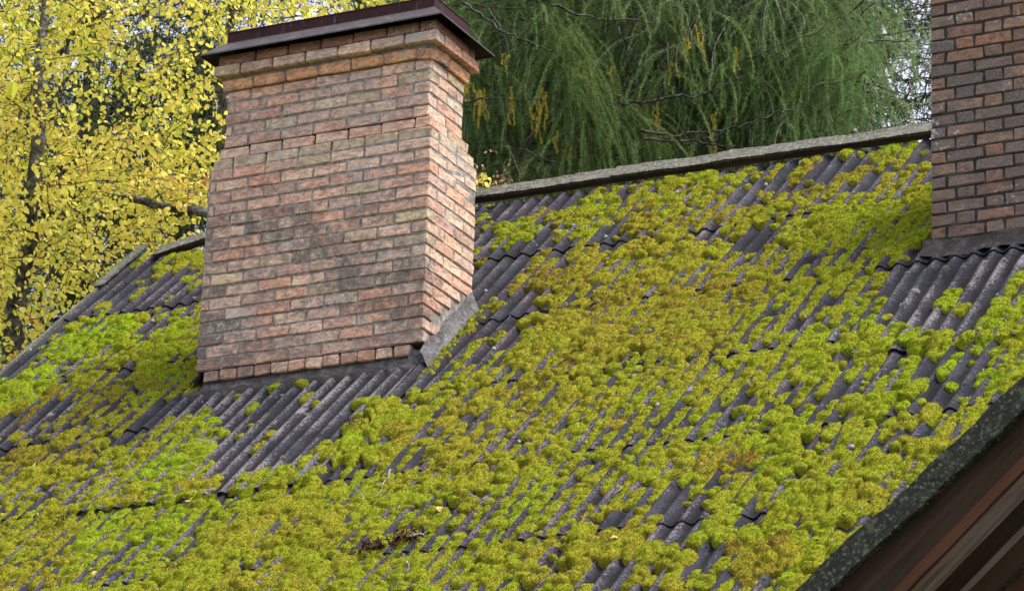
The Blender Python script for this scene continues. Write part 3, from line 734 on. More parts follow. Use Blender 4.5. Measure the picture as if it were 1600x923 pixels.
LV = [(57, 738, .075, .95, 'large pale yellow fallen leaf on the moss near the left edge'),
      (300, 788, .07, .8, 'yellow and brown fallen leaf on the moss below the bare grey sheets'),
      (152, 683, .04, .7, 'small yellow fallen leaf on the moss right of a row of slate grey crests'),
      (965, 856, .055, .85, 'yellow fallen leaf tucked into a gap between moss cushions, bottom centre'),
      (690, 801, .05, .9, 'cream fallen leaf on moss left of the lichened stick'),
      (878, 800, .03, .45, 'small orange fallen leaf on moss below a bare grey crest'),
      (152, 903, .04, .9, 'ochre fallen leaf on the moss near the bottom left corner'),
      (8, 808, .035, .9, 'whitish fallen leaf at the left border on the moss'),
      (1100, 733, .025, .4, 'tiny pinkish fallen leaf on brownish moss, lower right')]
for k, (px, py, L, tn_, lab) in enumerate(LV):
    o = obj('fallen_leaf', leaf_mesh('fallen_leaf', L, mDRY, k, tn_), None, label=lab, cat='leaf', group='fallen leaves on the roof')
    put(o, px, py, .012, random.uniform(0, 6.28), (.3, .2))
def stick(px0, py0, px1, py1, r, mat, lab, forks=2, seed=0, lift=.018):
    rs = random.Random(seed); a, b_ = toroof(px0, py0), toroof(px1, py1); mb = MB(); pts = []
    for i in range(9):
        f = i/8; u = a[0]*(1-f)+b_[0]*f+rs.uniform(-.012, .012); v = a[1]*(1-f)+b_[1]*f+rs.uniform(-.02, .02)
        pts.append(rpt(u, v, mossz(u, v)+lift+rs.uniform(0, .012)))
    c = pts[4].copy(); pts = [p-c for p in pts]
    mb.tube(pts, [r*(1-.5*i/8) for i in range(9)], 6)
    for k in range(forks):
        i = rs.choice([2, 3, 4, 5, 6]); d = np.array([rs.uniform(-.08, .08), rs.uniform(-.05, .05), rs.uniform(.01, .06)])
        mb.tube([pts[i], pts[i]+d*.6, pts[i]+d*1.0+[.01, 0, -.01]], [r*.6, r*.45, r*.2], 5)
    o = mb.build('fallen_twig', mat, None, smooth=True, label=lab, cat='twig', group='twigs lying on the moss'); o.location = c; return o
stick(617, 742, 588, 787, .0045, mPALE, 'pale curved twig lying on the moss between two grey crests, lower centre', 1, 1)
stick(560, 775, 575, 793, .0035, mPALE, 'short forked lichened twig left of the pale curved twig', 3, 2)
stick(627, 795, 623, 806, .004, mPALE, 'very short pale twig stub standing above the clump of dead leaves', 0, 3)
stick(740, 790, 800, 797, .004, mPALE, 'thin grey twig with lichen right of the cream fallen leaf', 3, 4)
stick(612, 873, 646, 880, .003, mPALE, 'thin whitish twig trailing from the clump of dead leaves', 1, 5)
stick(640, 888, 642, 905, .005, mPALE, 'upright pale twig stub below the clump of dead leaves', 0, 6)
stick(976, 770, 950, 790, .003, mPALE, 'thin bent twig beside a small slate patch, lower middle of the roof', 0, 8)
stick(235, 690, 240, 708, .0025, mPALE, 'thin white stalk on the moss left of the lime green moss strip', 0, 9)
def clump(px, py, R_, n, lab, seed, mat=mCLOD, cat='dead leaves', name='dead_leaf_clump', sc=.03):
    rs = np.random.default_rng(seed); V = []; q = []
    for k in range(n):
        c = rs.normal(0, 1, 3)*[R_*1.1, R_*.7, R_*.4]+[0, 0, R_*.3]; A = rs.normal(0, 1, 3); A /= np.linalg.norm(A); B = np.cross(A, rs.normal(0, 1, 3)); B /= np.linalg.norm(B)
        s = sc*rs.uniform(.5, 1.2); C_ = np.cross(A, B); b_ = len(V)
        V += [c-A*s, c-B*s*.35+C_*s*.25, c+A*s, c+B*s*.35+C_*s*.2]; q.append((b_, b_+1, b_+2, b_+3))
    o = obj(name, np_mesh(name, V, q, False, {'tone': rs.uniform(0, .6, len(V))}), mat, label=lab, cat=cat); put(o, px, py, .004); return o
clump(583, 862, .055, 70, 'clump of curled dark red dead leaves, left one of two in the lower centre', 1)
clump(640, 845, .06, 80, 'clump of curled dead leaves with a broken whitish stick, right one of two', 2)
stick(645, 850, 672, 846, .008, mPALE, 'broken whitish stick poking out of the right clump of dead leaves', 2, 7, .02)
clump(556, 679, .04, 60, 'dark brown clod lying on lime moss below the bare grey sheets', 3, cat='clod', name='dark_clod', sc=.014)
clump(100, 818, .02, 40, 'small reddish brown clod on the moss at lower left', 4, cat='clod', name='dark_clod', sc=.012)
clump(272, 895, .03, 40, 'dark clod on the moss in the bottom left part of the roof', 5, cat='clod', name='dark_clod', sc=.012)
# screws with washers, and pale flakes of lichen
mb = MB(); mb.tube([(0, 0, -.01), (0, 0, .003)], [.013, .013], 8); mb.tube([(0, 0, .003), (0, 0, .012)], [.006, .005], 6); nail = mb.mesh('roofing_nail'); nail.materials.append(mWHITE)
for (px, py) in [(1338, 211), (1290, 221), (1253, 262), (1198, 292), (1150, 258), (1120, 230+20), (1060, 306), (846, 365), (897, 358), (760, 457), (884, 441), (931, 443), (1561, 467), (1410, 482), (1350, 600), (1512, 625), (49, 553), (62, 547), (222, 553), (318+0, 633), (866, 518), (774, 552), (1259, 497), (1425, 192+40), (240, 607), (153, 655), (240, 505), (948, 374), (1230, 430), (1030, 640), (812, 693), (1333, 703), (1352, 640), (1160, 803), (480, 615), (430, 640)]:
    if px > 1452 and py < 380: continue
    o = obj('roofing_nail', nail, None, house, local=True); u, v = toroof(px, py); n_ = float(corr(np.array(u), np.array(v)))+.024
    o.location = Vector(rpt(u, v, n_))-house.location; o.rotation_euler = (TH, 0, 0)
# crumbs of lichen, seeds and bark lying all over the moss
V = []; q = []
k = 0
while k < 230:
    px = rng.uniform(-20, 1620); py = rng.uniform(300, 940); u, v = toroof(px, py)
    if u < UL+.05 or v < VTOP+.1 or (C1[0]-.05 < u < C1[1]+.05 and -.95 < v < .2): continue
    c = rpt(u, v, mossz(u, v)+.006); A = rng.normal(0, 1, 3); A /= np.linalg.norm(A); B = np.cross(A, rng.normal(0, 1, 3)); B /= np.linalg.norm(B); L = rng.uniform(.004, .011); b_ = len(V)
    V += [c-A*L, c-B*L*.5, c+A*L*rng.uniform(.7, 1.6), c+B*L*.5]; q.append((b_, b_+1, b_+2, b_+3)); k += 1
obj('crumbs', np_mesh('crumbs', V, q), mWHITE, label='pale crumbs of lichen and seeds scattered on the moss', cat='debris', kind='stuff')
# brown litter caught in the moss
V = []; q = []
k = 0
while k < 700:
    px = rng.uniform(-20, 1620); py = rng.uniform(300, 940); u, v = toroof(px, py)
    if u < UL+.05 or v < VTOP+.1 or (C1[0]-.05 < u < C1[1]+.05 and -.95 < v < .2): continue
    c = rpt(u, v, mossz(u, v)+.006); A = rng.normal(0, 1, 3); A /= np.linalg.norm(A); B = np.cross(A, rng.normal(0, 1, 3)); B /= np.linalg.norm(B); L = rng.uniform(.005, .014); b_ = len(V)
    V += [c-A*L, c-B*L*.5, c+A*L*rng.uniform(.7, 1.6), c+B*L*.5]; q.append((b_, b_+1, b_+2, b_+3)); k += 1
obj('leaf_litter', np_mesh('leaf_litter', V, q), mCLOD, label='dark brown needle and leaf litter scattered over the mossy roof', cat='debris', kind='stuff')
# single moss cushions on bare sheet
def cushion(px, py, R_, tone, lab, seed, stretch=1.2):
    rs = np.random.default_rng(seed); n, m_ = 22, 11; V = []; tn_ = []
    for j in range(m_):
        el = (j/(m_-1))*math.pi/2*1.12-.19
        for i in range(n):
            a = 2*math.pi*i/n; rr = R_*(1+.22*(float(noise2(math.cos(a)*1.6+seed*3, math.sin(a)*1.6, seed))-.5)*2)
            k = 1+.18*(float(noise2(i*.9, j*.9, seed+5))-.5)
            V.append((math.cos(a)*math.cos(el)*rr*k, math.sin(a)*math.cos(el)*rr*k*stretch, math.sin(el)*rr*.62*k)); tn_.append(tone+rs.normal(0, .04))
    q = [(j*n+i, j*n+(i+1) % n, (j+1)*n+(i+1) % n, (j+1)*n+i) for j in range(m_-1) for i in range(n)]
    o = obj('moss_cushion', np_mesh('moss_cushion', V, q, True, {'tone': tn_}), mMOSS, label=lab, cat='moss', group='separate moss cushions on bare sheets')
    u, v = toroof(px, py); o.matrix_world = rframe(rpt(u, v, .012+float(corr(np.array(u), np.array(v)))))
for k, a_ in enumerate([(740, 578, .052, .3, 'round olive moss cushion on the bare sheet edge right of the wide chimney'),
     (463, 692, .03, .45, 'round dark green moss cushion, middle of the bare grey sheets below the wide chimney'),
     (486, 703, .028, .55, 'small moss cushion right of the round one on the bare grey sheets'),
     (447, 717, .036, .5, 'wide moss cushion in a valley near the lower end of the bare grey sheets'),
     (334, 733, .036, .5, 'moss cushion on the lower left part of the bare grey sheets'),
     (313, 722, .032, .4, 'moss cushion left of another on the lower left of the bare grey sheets'),
     (1385, 500, .05, .45, 'oval olive moss cushion left of the dark sheets below the right chimney'),
     (1432, 527, .035, .8, 'lime moss cushion at the lower edge of the dark sheets below the right chimney'),
     (1440, 632, .036, .8, 'lowest but one of three round moss cushions stacked beside the wooden eave'),
     (1433, 708, .034, .8, 'lowest of the round moss cushions near the wooden eave'),
     (1441, 690, .038, .8, 'middle round moss cushion near the wooden eave'),
     (764, 325, .022, .3, 'small dark moss cushion just under the ridge, right of the wide chimney'),
     (752, 371, .02, .4, 'small moss cushion touching the right side of the wide chimney'),
     (764, 345, .02, .4, 'small dark moss cushion in a valley between two others near the wide chimney')]):
    cushion(a_[0], a_[1], a_[2], a_[3], a_[4], 100+k)
#__TREES__
# ------------------------------------------------------------ wooden eave of the nearer gable
T0 = 17.0; E0 = CAM+ray(1240, 923)*T0                  # a point on its upper edge
gd = None
def plane_y(px, py, y):
    d = ray(px, py); k = (y-CAM[1])/d[1]; return CAM+d*k
A_ = E0; B_ = plane_y(1600, 589, E0[1]); ED = (B_-A_)/np.linalg.norm(B_-A_); EP = np.cross(ED, [0, 1, 0]); EP = EP if EP[2] > 0 else -EP
eave = empty('gable_eave', (A_[0], A_[1], 0), 'dark lichened wooden eave of a nearer gable in the lower right corner', 'eave')
s0 = A_-ED*1.6; s1 = A_+ED*4.2; YV = np.array([0, 1., 0])
board('roof_edge', s0, s1, -EP*.118, YV*.05, mLICH, eave, 201, nseg=420, rag=.006, label='black roof edge speckled with grey lichen')
board('roofing', s0-EP*.03+YV*.05, s1-EP*.03+YV*.05, -EP*.02, YV*1.8, mLICH, eave, 202, nseg=4, rag=.0)
L1 = plane_y(1400, 917, E0[1]+.05); L2 = plane_y(1600, 712, E0[1]+.05); LD = (L2-L1)/np.linalg.norm(L2-L1); LP = np.cross(LD, [0, 1, 0]); LP = LP if LP[2] > 0 else -LP
l0 = L1-LD*1.9; l1 = L1+LD*3.9
board('barge_board', l0+YV*.004, l1+YV*.004, LP*.255, YV*.035, mBROWN, eave, 203, nseg=40, rag=.001)
board('edge_strip', l0-YV*.006, l1-YV*.006, -LP*.05, YV*.03, mORANGE, eave, 204, nseg=40, rag=.002)
y_ = .028
for k, (wd, mt) in enumerate([(.20, mLAV), (.18, mBROWN), (.085, mLAV), (.13, mPLANK), (.1, mPLANK)]):
    board('soffit_board', l0-LP*(.043+.006*(k % 2))+YV*y_, l1-LP*(.043+.006*(k % 2))+YV*y_, YV*(wd-.006), LP*.02, mt, eave, 210+k, nseg=40, rag=.0012); y_ += wd
WY = A_[1]+.05+y_-.10
for k in range(14):
    z = A_[2]-.9+k*.16+ED[2]*0
    # wall planks cut by the slope
    xs = A_[0]-ED[0]*1.0; 
    def xat(zz): return A_[0]+(zz+.40/ED[0]-A_[2])*ED[0]/ED[2]
    xa = xat(z+.15)+.0; mb = MB(); mb.add([(xat(z), WY, z), (xa+4.5, WY, z), (xa+4.5, WY, z+.152), (xat(z+.152), WY, z+.152), (xat(z), WY+.03, z), (xa+4.5, WY+.03, z), (xa+4.5, WY+.03, z+.152), (xat(z+.152), WY+.03, z+.152)],
        [(0, 1, 2, 3), (7, 6, 5, 4), (0, 4, 5, 1), (3, 2, 6, 7), (0, 3, 7, 4), (1, 5, 6, 2)]); mb.build('wall_plank', mPLANK, eave)
mb = MB(); mb.box((A_[0]+.2, WY+.04, 0), (5, 0, 0), (0, 1.2, 0), (0, 0, A_[2]-.92)); mb.build('wall', mPLANK, eave)

# ------------------------------------------------------------ ground
mb = MB(); g_ = 900.0; mb.add([(-g_, -g_, 0), (g_, -g_, 0), (g_, g_, 0), (-g_, g_, 0)], [(0, 1, 2, 3)])
mb.build('ground', mGRND, None, kind='structure')

# ------------------------------------------------------------ trees
def W3(px, py, t_): return CAM+ray(px, py)*t_
def tubes(paths, n=6):
    V = []; Q_ = []; b_ = 0
    for pts, rad in paths:
        pts = np.asarray(pts, float); rad = np.asarray(rad, float); d = np.gradient(pts, axis=0); d /= np.linalg.norm(d, axis=1)[:, None]+1e-9
        ref = np.where(np.abs(d[:, 2:3]) < .9, [[.1, .2, 1.]], [[1., 0, 0]]); a = np.cross(d, ref); a /= np.linalg.norm(a, axis=1)[:, None]; c = np.cross(d, a)
        k = np.arange(n)*2*np.pi/n
        R = pts[:, None]+(a[:, None]*np.cos(k)[None, :, None]+c[:, None]*np.sin(k)[None, :, None])*rad[:, None, None]
        V.append(R.reshape(-1, 3)); m_ = len(pts); i, j = np.meshgrid(np.arange(m_-1), np.arange(n), indexing='ij'); jn = (j+1) % n
        Q_.append(np.stack([b_+i*n+j, b_+i*n+jn, b_+(i+1)*n+jn, b_+(i+1)*n+j], -1).reshape(-1, 4)); b_ += m_*n
    return np.vstack(V), np.vstack(Q_)
def wig(a, b_, n, amp, rs):
    a = np.array(a, float); b_ = np.array(b_, float); f = np.linspace(0, 1, n)[:, None]; P_ = a+(b_-a)*f
    w_ = np.cumsum(rs.normal(0, 1, (n, 3)), 0); w_ -= w_[0]+(w_[-1]-w_[0])*f; return P_+w_*amp
def leaves(P_, size, rs, tone, droop=.8):
    """rounded, slightly folded leaves hanging at points P_"""
    n = len(P_); s = (size*rs.uniform(.65, 1.2, n))[:, None]
    ax = rs.normal(0, 1, (n, 3)); ax[:, 2] = -np.abs(ax[:, 2])-droop; ax /= np.linalg.norm(ax, axis=1)[:, None]
    sd_ = np.cross(ax, rs.normal(0, 1, (n, 3))); sd_ /= np.linalg.norm(sd_, axis=1)[:, None]; nn = np.cross(ax, sd_)
    fold = rs.uniform(.0, .35, (n, 1))
    pts = [(0, 0), (.25, .42), (.55, .40), (1.05, 0), (.55, -.40), (.25, -.42)]
    V = np.stack([P_+ax*s*y+sd_*s*x+nn*s*fold*abs(x) for y, x in pts], 1).reshape(-1, 3)
    i = np.arange(n)[:, None]*6
    q = np.vstack([i+[0, 1, 2, 3], i+[0, 3, 4, 5]])
    return V, q, np.repeat(tone, 6)
def tree_obj(name, base, label, group, cat='tree'): return empty(name, base, label, cat, group)

# yellow broadleaf trees on the left
def yellow_tree(name, base, trunkpts, limbs, twigbox, ntw, seed, label, leafsize=.051, tone0=.56, group='yellow broadleaf trees behind the house'):
    rs = np.random.default_rng(seed); tr = tree_obj(name, tuple(base), label, group)
    V, q = tubes([trunkpts], 10); obj('trunk', np_mesh('trunk', V, q, True), mBARK, tr)
    allp = []
    for pts, r in limbs:
        pts = np.array(pts); n = len(pts); f = np.linspace(0, n-1, n*4); P_ = np.stack([np.interp(f, np.arange(n), pts[:, k]) for k in range(3)], 1)+rs.normal(0, .012, (len(f), 3))
        V, q = tubes([(P_, np.linspace(r, r*.35, len(f)))], 7); obj('limb', np_mesh('limb', V, q, True), mBARK, tr); allp.append(P_)
    tw = []; lp = []
    for k in range(ntw):
        px, py = twigbox(rs); a = W3(px, py, rs.uniform(29.9, 34.5)); d = rs.normal(0, 1, 3); d[2] = d[2]*.5-.25; d /= np.linalg.norm(d); L = rs.uniform(.25, .6)
        pts = wig(a, a+d*L, 7, .012, rs); tw.append((pts, np.linspace(.005, .0015, 7)))
        m_ = rs.integers(5, 13); f = rs.uniform(.1, 1, m_)*6; i = f.astype(int).clip(0, 5)
        lp.append(pts[i]+(pts[i+1]-pts[i])*(f-i)[:, None]+rs.normal(0, .022, (m_, 3)))
    V, q = tubes(tw, 3); obj('branches', np_mesh('branches', V, q), mTWIG, tr, kind='stuff')
    lp = np.vstack(lp); tone = np.clip(tone0+.42*(fbm(lp[:, 0]*1.6, lp[:, 2]*1.6, seed, 2)-.5)*2+rs.normal(0, .15, len(lp)), .03, 1)
    V, q, tn_ = leaves(lp, leafsize, rs, tone); obj('crown', np_mesh('crown', V, q, False, {'tone': tn_}), mYEL, tr, kind='stuff')
    return tr
def ground_under(P_): return np.array([P_[0], P_[1], 0])
def boxleft(rs):
    while True:
        px = rs.uniform(-160, 345); py = rs.uniform(-170, 600)
        dens = 1.0
        if py > 610-px*.85: dens = .2
        if 210 < px < 345 and 20 < py < 215: dens = .34
        if px > 300: dens *= .7
        if abs(px-np.interp(py, [-100, 110, 190, 300, 380, 480, 600], [80, 60, 62, 52, 48, 25, 12])) < 22: dens *= .35
        if abs(py-np.interp(px, [60, 130, 165, 235, 300], [120, 35, 15, 22, 40])) < 12 and px > 60: dens *= .4
        if float(noise2(px/28., py/28., 15)) < .46: dens *= .12
        if float(noise2(px/60., py/60., 5)) < .36: dens *= .25
        if rs.random() < dens: return px, py
g1 = ground_under(W3(40, 400, 33))
P1 = [W3(15, 620, 31.0), W3(25, 480, 31), W3(48, 380, 30.9), W3(52, 300, 30.9), W3(62, 190, 30.9), W3(60, 110, 30.9), W3(75, -20, 32), W3(80, -160, 32)]
P1 = [np.array([P1[0][0], P1[0][1], 0.])]+P1
yellow_tree('yellow_tree', P1[0], (np.array(P1), [.2, .10, .09, .08, .07, .055, .045, .035, .03]), [
    ([W3(55, 130, 32), W3(130, 30, 31.6), W3(165, -30, 31.4)], .03), ([W3(118, 42, 31.5), W3(160, 20, 31.4), W3(235, 22, 31.2), W3(300, 40, 31)], .028),
    ([W3(50, 300, 32.2), W3(105, 265, 31.8), W3(150, 225, 31.5), W3(210, 155, 31.2)], .022), ([W3(130, 232, 31.6), W3(195, 232, 31.3), W3(230, 240, 31.2)], .016),
    ([W3(60, 110, 32), W3(20, 85, 31.6), W3(-60, 78, 31.4)], .022), ([W3(62, 100, 32), W3(95, 150, 31.6), W3(125, 190, 31.4)], .014),
    ([W3(35, 440, 32.4), W3(60, 420, 32), W3(95, 410, 31.6), W3(150, 408, 31.4)], .014), ([W3(15, 260, 31.4), W3(35, 160, 31.5), W3(75, 95, 31.6)], .02),
    ([W3(60, 350, 32.2), W3(75, 390, 31.5), W3(80, 450, 31.3)], .012)],
    boxleft, 3300, 3, 'large yellow autumn tree left of the wide chimney, with lichened grey trunk')
def boxtop(rs):
    while True:
        px = rs.uniform(300, 700); py = rs.uniform(-150, 75)
        if rs.random() < (.75 if py < 25 else .5)*(.6 if px > 520 else 1): return px, py
P2 = [W3(352, 260, 33.2), W3(350, 180, 33.2), W3(345, 140, 33.2), W3(352, 90, 33.2), W3(362, 30, 33.2), W3(362, -120, 33.2)]
P2 = [np.array([P2[0][0], P2[0][1], 0.])]+P2
yellow_tree('yellow_tree', P2[0], (np.array(P2), [.13, .055, .05, .045, .035, .032, .02]), [
    ([W3(360, 60, 33.2), W3(400, 45, 32.6), W3(440, -20, 32.4)], .014), ([W3(362, 10, 33.2), W3(450, 30, 32.6), W3(520, 10, 32.4)], .012), ([W3(345, 150, 33.2), W3(325, 135, 33), W3(318, 120, 33)], .014)],
    boxtop, 420, 8, 'slender yellow tree with a thin trunk rising just behind the wide chimney', tone0=.55)
# dead lichened branch reaching to the chimney
br = obj('dead_branch', np_mesh('dead_branch', *tubes([(wig(W3(176, 307, 30.3), W3(330, 336, 30.4), 14, .008, rng)-W3(176, 307, 30.3), np.linspace(.030, .045, 14)), (wig(W3(230, 318, 30.3), W3(262, 296, 30.1), 6, .004, rng)-W3(176, 307, 30.3), np.linspace(.008, .003, 6))], 8), True), mBARK, label='thick dead grey branch sticking out left of the wide chimney above the ridge', cat='branch')
br.location = W3(176, 307, 30.3)

# conifers: drooping strands with needles
def needles(strands, rs, step, per, nl, nw, spread, tone):
    """one narrow triangle per needle along each strand"""
    P_ = []; D_ = []; tn_ = []
    for (pts, tv) in strands:
        L = np.linalg.norm(np.diff(pts, axis=0), axis=1).sum(); m_ = max(2, int(L/step)); f = np.linspace(0, len(pts)-1.001, m_); i = f.astype(int)
        p = pts[i]+(pts[i+1]-pts[i])*(f-i)[:, None]; d = pts[i+1]-pts[i]; d /= np.linalg.norm(d, axis=1)[:, None]+1e-9
        P_.append(np.repeat(p, per, 0)); D_.append(np.repeat(d, per, 0)); tn_.append(np.full(m_*per, tv))
    P_ = np.vstack(P_); D_ = np.vstack(D_); tn_ = np.concatenate(tn_)+rs.normal(0, .2, len(P_)); n = len(P_)
    dd = D_*rs.uniform(.3, 1.1, (n, 1))+rs.normal(0, spread, (n, 3)); dd[:, 2] -= .15; dd /= np.linalg.norm(dd, axis=1)[:, None]
    sd_ = np.cross(dd, rs.normal(0, 1, (n, 3))); sd_ /= np.linalg.norm(sd_, axis=1)[:, None]; L = nl*rs.uniform(.6, 1.3, (n, 1))
    V = np.stack([P_-sd_*nw, P_+sd_*nw, P_+dd*L], 1).reshape(-1, 3); q = np.arange(3*n).reshape(-1, 3)
    return V, q, np.repeat(np.clip(tn_, 0, .94), 3)
def strand(a, L, dirv, rs, n=6):
    dirv = np.array(dirv, float); f = np.linspace(0, 1, n)[:, None]; d = dirv*(1-f*.75)+np.array([0, 0, -1.])*(.25+f*.75); d /= np.linalg.norm(d, axis=1)[:, None]
    p = a+np.cumsum(d*L/n, 0)+np.cumsum(rs.normal(0, .010, (n, 3)), 0); return np.vstack([a, p])
def larch(base, label, boughs, nsp, seed, tlo, thi, xr, yr_, mat=mLARCH, lens=(.25, .75), tone=.5, group='larches behind the ridge', per=10, nl=.034, nw=.0014, step=.020, pale=.25, name='larch_tree', fan=None, yellow=0, dens=None):
    rs = np.random.default_rng(seed); tr = tree_obj(name, (base[0], base[1], 0), label, group)
    P_ = np.array([[base[0], base[1], 0], [base[0], base[1], base[2]*.6], [base[0]+.05, base[1], base[2]+2.5]]); f = np.linspace(0, 2, 12)
    T_ = np.stack([np.interp(f, [0, 1, 2], P_[:, k]) for k in range(3)], 1); V, q = tubes([(T_, np.linspace(.24, .09, 12))], 10); obj('trunk', np_mesh('trunk', V, q, True), mBARK, tr)
    lim = []; st = []; pl = []
    for pts, r in boughs:
        pts = np.array(pts); n = len(pts); f = np.linspace(0, n-1, n*5); B = np.stack([np.interp(f, np.arange(n), pts[:, k]) for k in range(3)], 1)+rs.normal(0, .012, (len(f), 3))
        V, q = tubes([(B, np.linspace(r, r*.4, len(f)))], 6); obj('limb', np_mesh('limb', V, q, True), mTWIG, tr)
    for k in range(nsp):
        px = rs.uniform(*xr); py = rs.uniform(*yr_)
        if dens is not None and rs.random() > dens(px, py): continue
        t_ = rs.uniform(tlo, thi); a = W3(px, py, t_)
        # a small side branch carrying several hanging strands
        ang = rs.uniform(0, 2*math.pi); d = np.array([math.cos(ang), math.sin(ang)*.7, rs.uniform(-.35, .15)]); L = rs.uniform(.3, .8)
        B = wig(a, a+d*L, 6, .012, rs); lim.append((B, np.linspace(.009, .003, 6)))
        for j in range(rs.integers(5, 11)):
            i = rs.integers(0, 6); tv = tone+rs.normal(0, .12)+.25*(float(noise2(px/70, py/70, 3))-.5)*2
            dv_ = [rs.normal(0, .7), rs.normal(0, .7), -.3]
            s_ = strand(B[i]+rs.normal(0, .015, 3), rs.uniform(*lens), dv_, rs)
            (pl if rs.random() < pale else st).append((s_, tv))
    if fan:
        for (px, py, t_, n_, w0, w1, L0, L1) in fan:
            for j in range(n_):
                a = W3(px+rs.normal(0, 14), py+rs.normal(0, 14), t_+rs.normal(0, .15)); an = math.radians(rs.uniform(w0, w1))
                st.append((strand(a, rs.uniform(L0, L1), RT*math.sin(an)*1.6-UP*math.cos(an), rs, 8), tone+.16+rs.normal(0, .1)))
    V, q = tubes([(s_, np.linspace(.0032, .0015, len(s_))) for s_, _ in pl[:2500]]+[(s_, np.linspace(.002, .001, len(s_))) for s_, _ in st[:2500]], 3)
    obj('hanging_twigs', np_mesh('hanging_twigs', V, q), mPALE, tr, kind='stuff')
    if lim: V, q = tubes(lim, 4); obj('branches', np_mesh('branches', V, q), mTWIG, tr, kind='stuff')
    V, q, tn_ = needles(st, rs, step, per, nl, nw, .95, tone); obj('crown', np_mesh('crown', V, q, False, {'tone': tn_}), mat, tr, kind='stuff')
    print(label[:30], 'needles', len(q))
    if yellow:
        ys = []
        for (px, py, L, n_) in yellow:
            for j in range(n_): ys.append((strand(W3(px+rs.normal(0, 4), py+rs.normal(0, 5), 30.6), L*rs.uniform(.5, 1.1), [0, 0, -1], rs), .5))
        V, q, tn_ = needles(ys, rs, .012, 9, .022, .002, .7, .5); obj('yellow_needles', np_mesh('yellow_needles', V, q, False, {'tone': tn_}), mYNEED, tr, kind='stuff', label='drooping tassels of yellow needles')
    return tr
YT = [(840, 165, .28, 5), (850, 145, .3, 4), (752, 140, .28, 6), (798, 140, .25, 3), (868, 205, .2, 3), (790, 85, .15, 2), (1022, 168, .2, 3), (960, 105, .1, 2), (1054, 95, .16, 2), (1090, 45, .2, 3), (1120, 180, .2, 2), (735, 125, .2, 3), (1070, 60, .15, 2), (890, 220, .15, 2), (910, 95, .12, 2), (1153, 85, .25, 2), (1115, 230, .15, 2)]
larch(W3(930, 250, 33.), 'nearest green larch with drooping branches and yellow tassels, right of the wide chimney',
      [([W3(720, 0, 30.35), W3(780, 48, 30.35), W3(830, 68, 30.35), W3(870, 82, 30.45)], .013), ([W3(700, 160, 30.45), W3(770, 155, 30.45), W3(850, 155, 30.55)], .011), ([W3(730, 225, 30.8), W3(790, 222, 30.9), W3(830, 240, 30.35), W3(880, 258, 30.45)], .011),
       ([W3(1000, 205, 30.35), W3(1060, 212, 30.35), W3(1130, 200, 30.50)], .014), ([W3(1010, 218, 30.35), W3(1080, 222, 30.35), W3(1150, 230, 30.45)], .012), ([W3(950, 165, 30.60), W3(1010, 158, 30.45), W3(1090, 150, 30.45), W3(1160, 120, 30.55)], .016),
       ([W3(975, 140, 30.60), W3(985, 80, 30.55), W3(960, 40, 30.50)], .016), ([W3(860, 10, 30.35), W3(930, 30, 30.45), W3(1040, 35, 30.55)], .012)],
      900, 21, 30.8, 32.6, (690, 1130), (-170, 270), fan=[(885, 45, 30.7, 45, -50, 60, .5, 1.0), (905, 130, 30.6, 60, -35, 70, .5, 1.0), (1000, 170, 30.7, 40, 0, 75, .4, .8)], tone=.50, yellow=YT)
larch(W3(1250, 250, 33.4), 'dense fine green larch in front of the sky gap, left of the right chimney',
      [([W3(1100, 215, 30.50), W3(1180, 190, 30.50), W3(1240, 170, 30.60)], .012), ([W3(1120, 120, 30.75), W3(1200, 80, 30.65), W3(1290, 40, 30.60)], .012)],
      800, 22, 31.0, 32.8, (1090, 1375), (-170, 270), fan=[(1290, 60, 31., 60, -75, -10, .6, 1.1), (1180, 60, 30.9, 50, -60, 40, .5, 1.), (1350, 90, 31.2, 50, -70, 20, .5, .9)], tone=.42, pale=.15,
      dens=lambda px, py: 1. if px < 1300 else .28)
larch(W3(1080, 250, 37.), 'dark larch standing farther back between the two green larches',
      [([W3(1000, 120, 36), W3(1100, 90, 36), W3(1240, 60, 36)], .02)], 760, 23, 34., 37.5, (680, 1330), (-170, 290), tone=.25, pale=.1, per=7, nl=.045, nw=.0035, step=.03, lens=(.4, .9))
# sparse tree against the sky at the right
def densr(px, py): return .75
larch(W3(1510, 250, 34.), 'thin dark conifer against white sky beside the right chimney',
      [([W3(1330, 40, 34), W3(1400, 25, 34), W3(1480, 15, 34)], .012), ([W3(1340, 70, 34), W3(1400, 78, 34), W3(1470, 95, 34)], .010), ([W3(1330, 150, 34), W3(1390, 160, 34), W3(1460, 165, 34)], .012), ([W3(1340, 170, 34), W3(1400, 182, 34), W3(1460, 188, 34)], .01), ([W3(1330, 110, 34), W3(1380, 120, 34), W3(1460, 130, 34)], .009)],
      250, 24, 33.6, 35.5, (1320, 1500), (-120, 240), mat=mSPRUCE, lens=(.05, .25), tone=.6, pale=.1, per=5, nl=.03, nw=.004, name='conifer_tree', group='conifers behind the house')
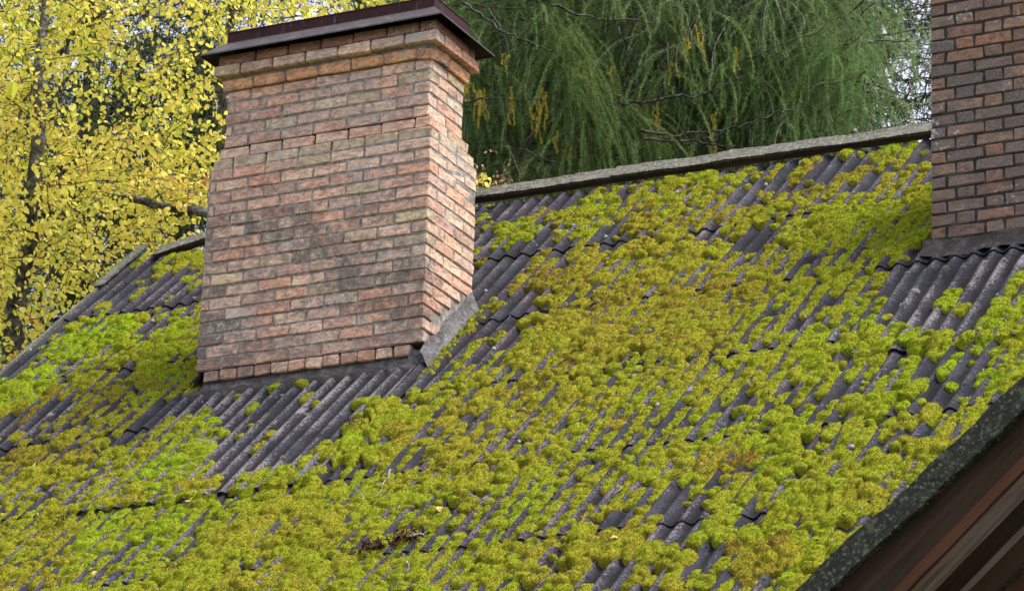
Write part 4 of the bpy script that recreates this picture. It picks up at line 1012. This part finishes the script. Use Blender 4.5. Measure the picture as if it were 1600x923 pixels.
# dark spruces behind everything
def spruce(base, label, xr, yr_, n, seed, dens=None):
    larch(base, label, [], n, seed, 38., 42., xr, yr_, mat=mSPRUCE, lens=(.3, .8), tone=.45, pale=.12, per=6, nl=.06, nw=.006, step=.04, name='spruce_tree', group='dark spruces far behind', dens=dens)
spruce(W3(120, 350, 41), 'dark spruce far behind the large yellow tree', (-160, 240), (-150, 560), 560, 31, lambda px, py: .9 if py > 120 else .5)
spruce(W3(290, 250, 40), 'dark spruce with bare lower branches behind the gap left of the wide chimney', (215, 420), (-100, 330), 260, 32, lambda px, py: .85 if py > 60 else .35)
spruce(W3(600, 250, 41), 'dark spruce hidden mostly by the wide chimney', (420, 760), (-150, 160), 230, 33, lambda px, py: .75 if px > 560 else .3)
spruce(W3(850, 250, 42), 'dark spruce far behind the nearest larch', (700, 1010), (-160, 290), 360, 34, lambda px, py: .15 if (830 < px < 890 and 30 < py < 110) else .9)
spruce(W3(1200, 250, 42), 'dark spruce far behind the dense larch', (1010, 1320), (-160, 290), 400, 35)
# small sprig of pale brown leaves right of the chimney
rs = np.random.default_rng(77); sp0 = W3(750, 300, 28.6)
sprig = empty('leafy_sprig', tuple(sp0), 'small sprig of pale brown and yellow leaves right of the wide chimney above the ridge', 'branch')
tw = [(wig(W3(742, 305, 28.6), W3(742+rs.uniform(0, 70), rs.uniform(232, 285), 28.5+rs.uniform(-.2, .2)), 7, .01, rs), np.linspace(.004, .0015, 7)) for k in range(9)]
V, q = tubes(tw, 4); obj('twigs', np_mesh('twigs', V, q), mTWIG, sprig, kind='stuff')
lp = np.vstack([t_[0][rs.integers(2, 7, 10)] for t_ in tw])+rs.normal(0, .02, (90, 3)); V, q, tn_ = leaves(lp, .028, rs, rs.uniform(.2, .7, len(lp))); obj('leaves', np_mesh('leaves', V, q, False, {'tone': tn_}), mDRY, sprig, kind='stuff')
lp = W3(758, 280, 28.4)+rs.normal(0, .035, (14, 3)); V, q, tn_ = leaves(lp, .05, rs, np.full(14, .35)); obj('yellow_leaves', np_mesh('yellow_leaves', V, q, False, {'tone': tn_}), mYEL, sprig, kind='stuff')
# a leaf hanging close to the camera side, left
lf = W3(20, 140, 19.); V, q, tn_ = leaves(np.zeros((3, 3)), .075, np.random.default_rng(4), np.full(3, .75)); o = obj('leaf', np_mesh('leaf', V, q, False, {'tone': tn_}), mYEL, label='blurred yellow green leaf hanging in front at the upper left edge', cat='leaf'); o.location = lf+UP*.04
print('objects', len(S.objects))
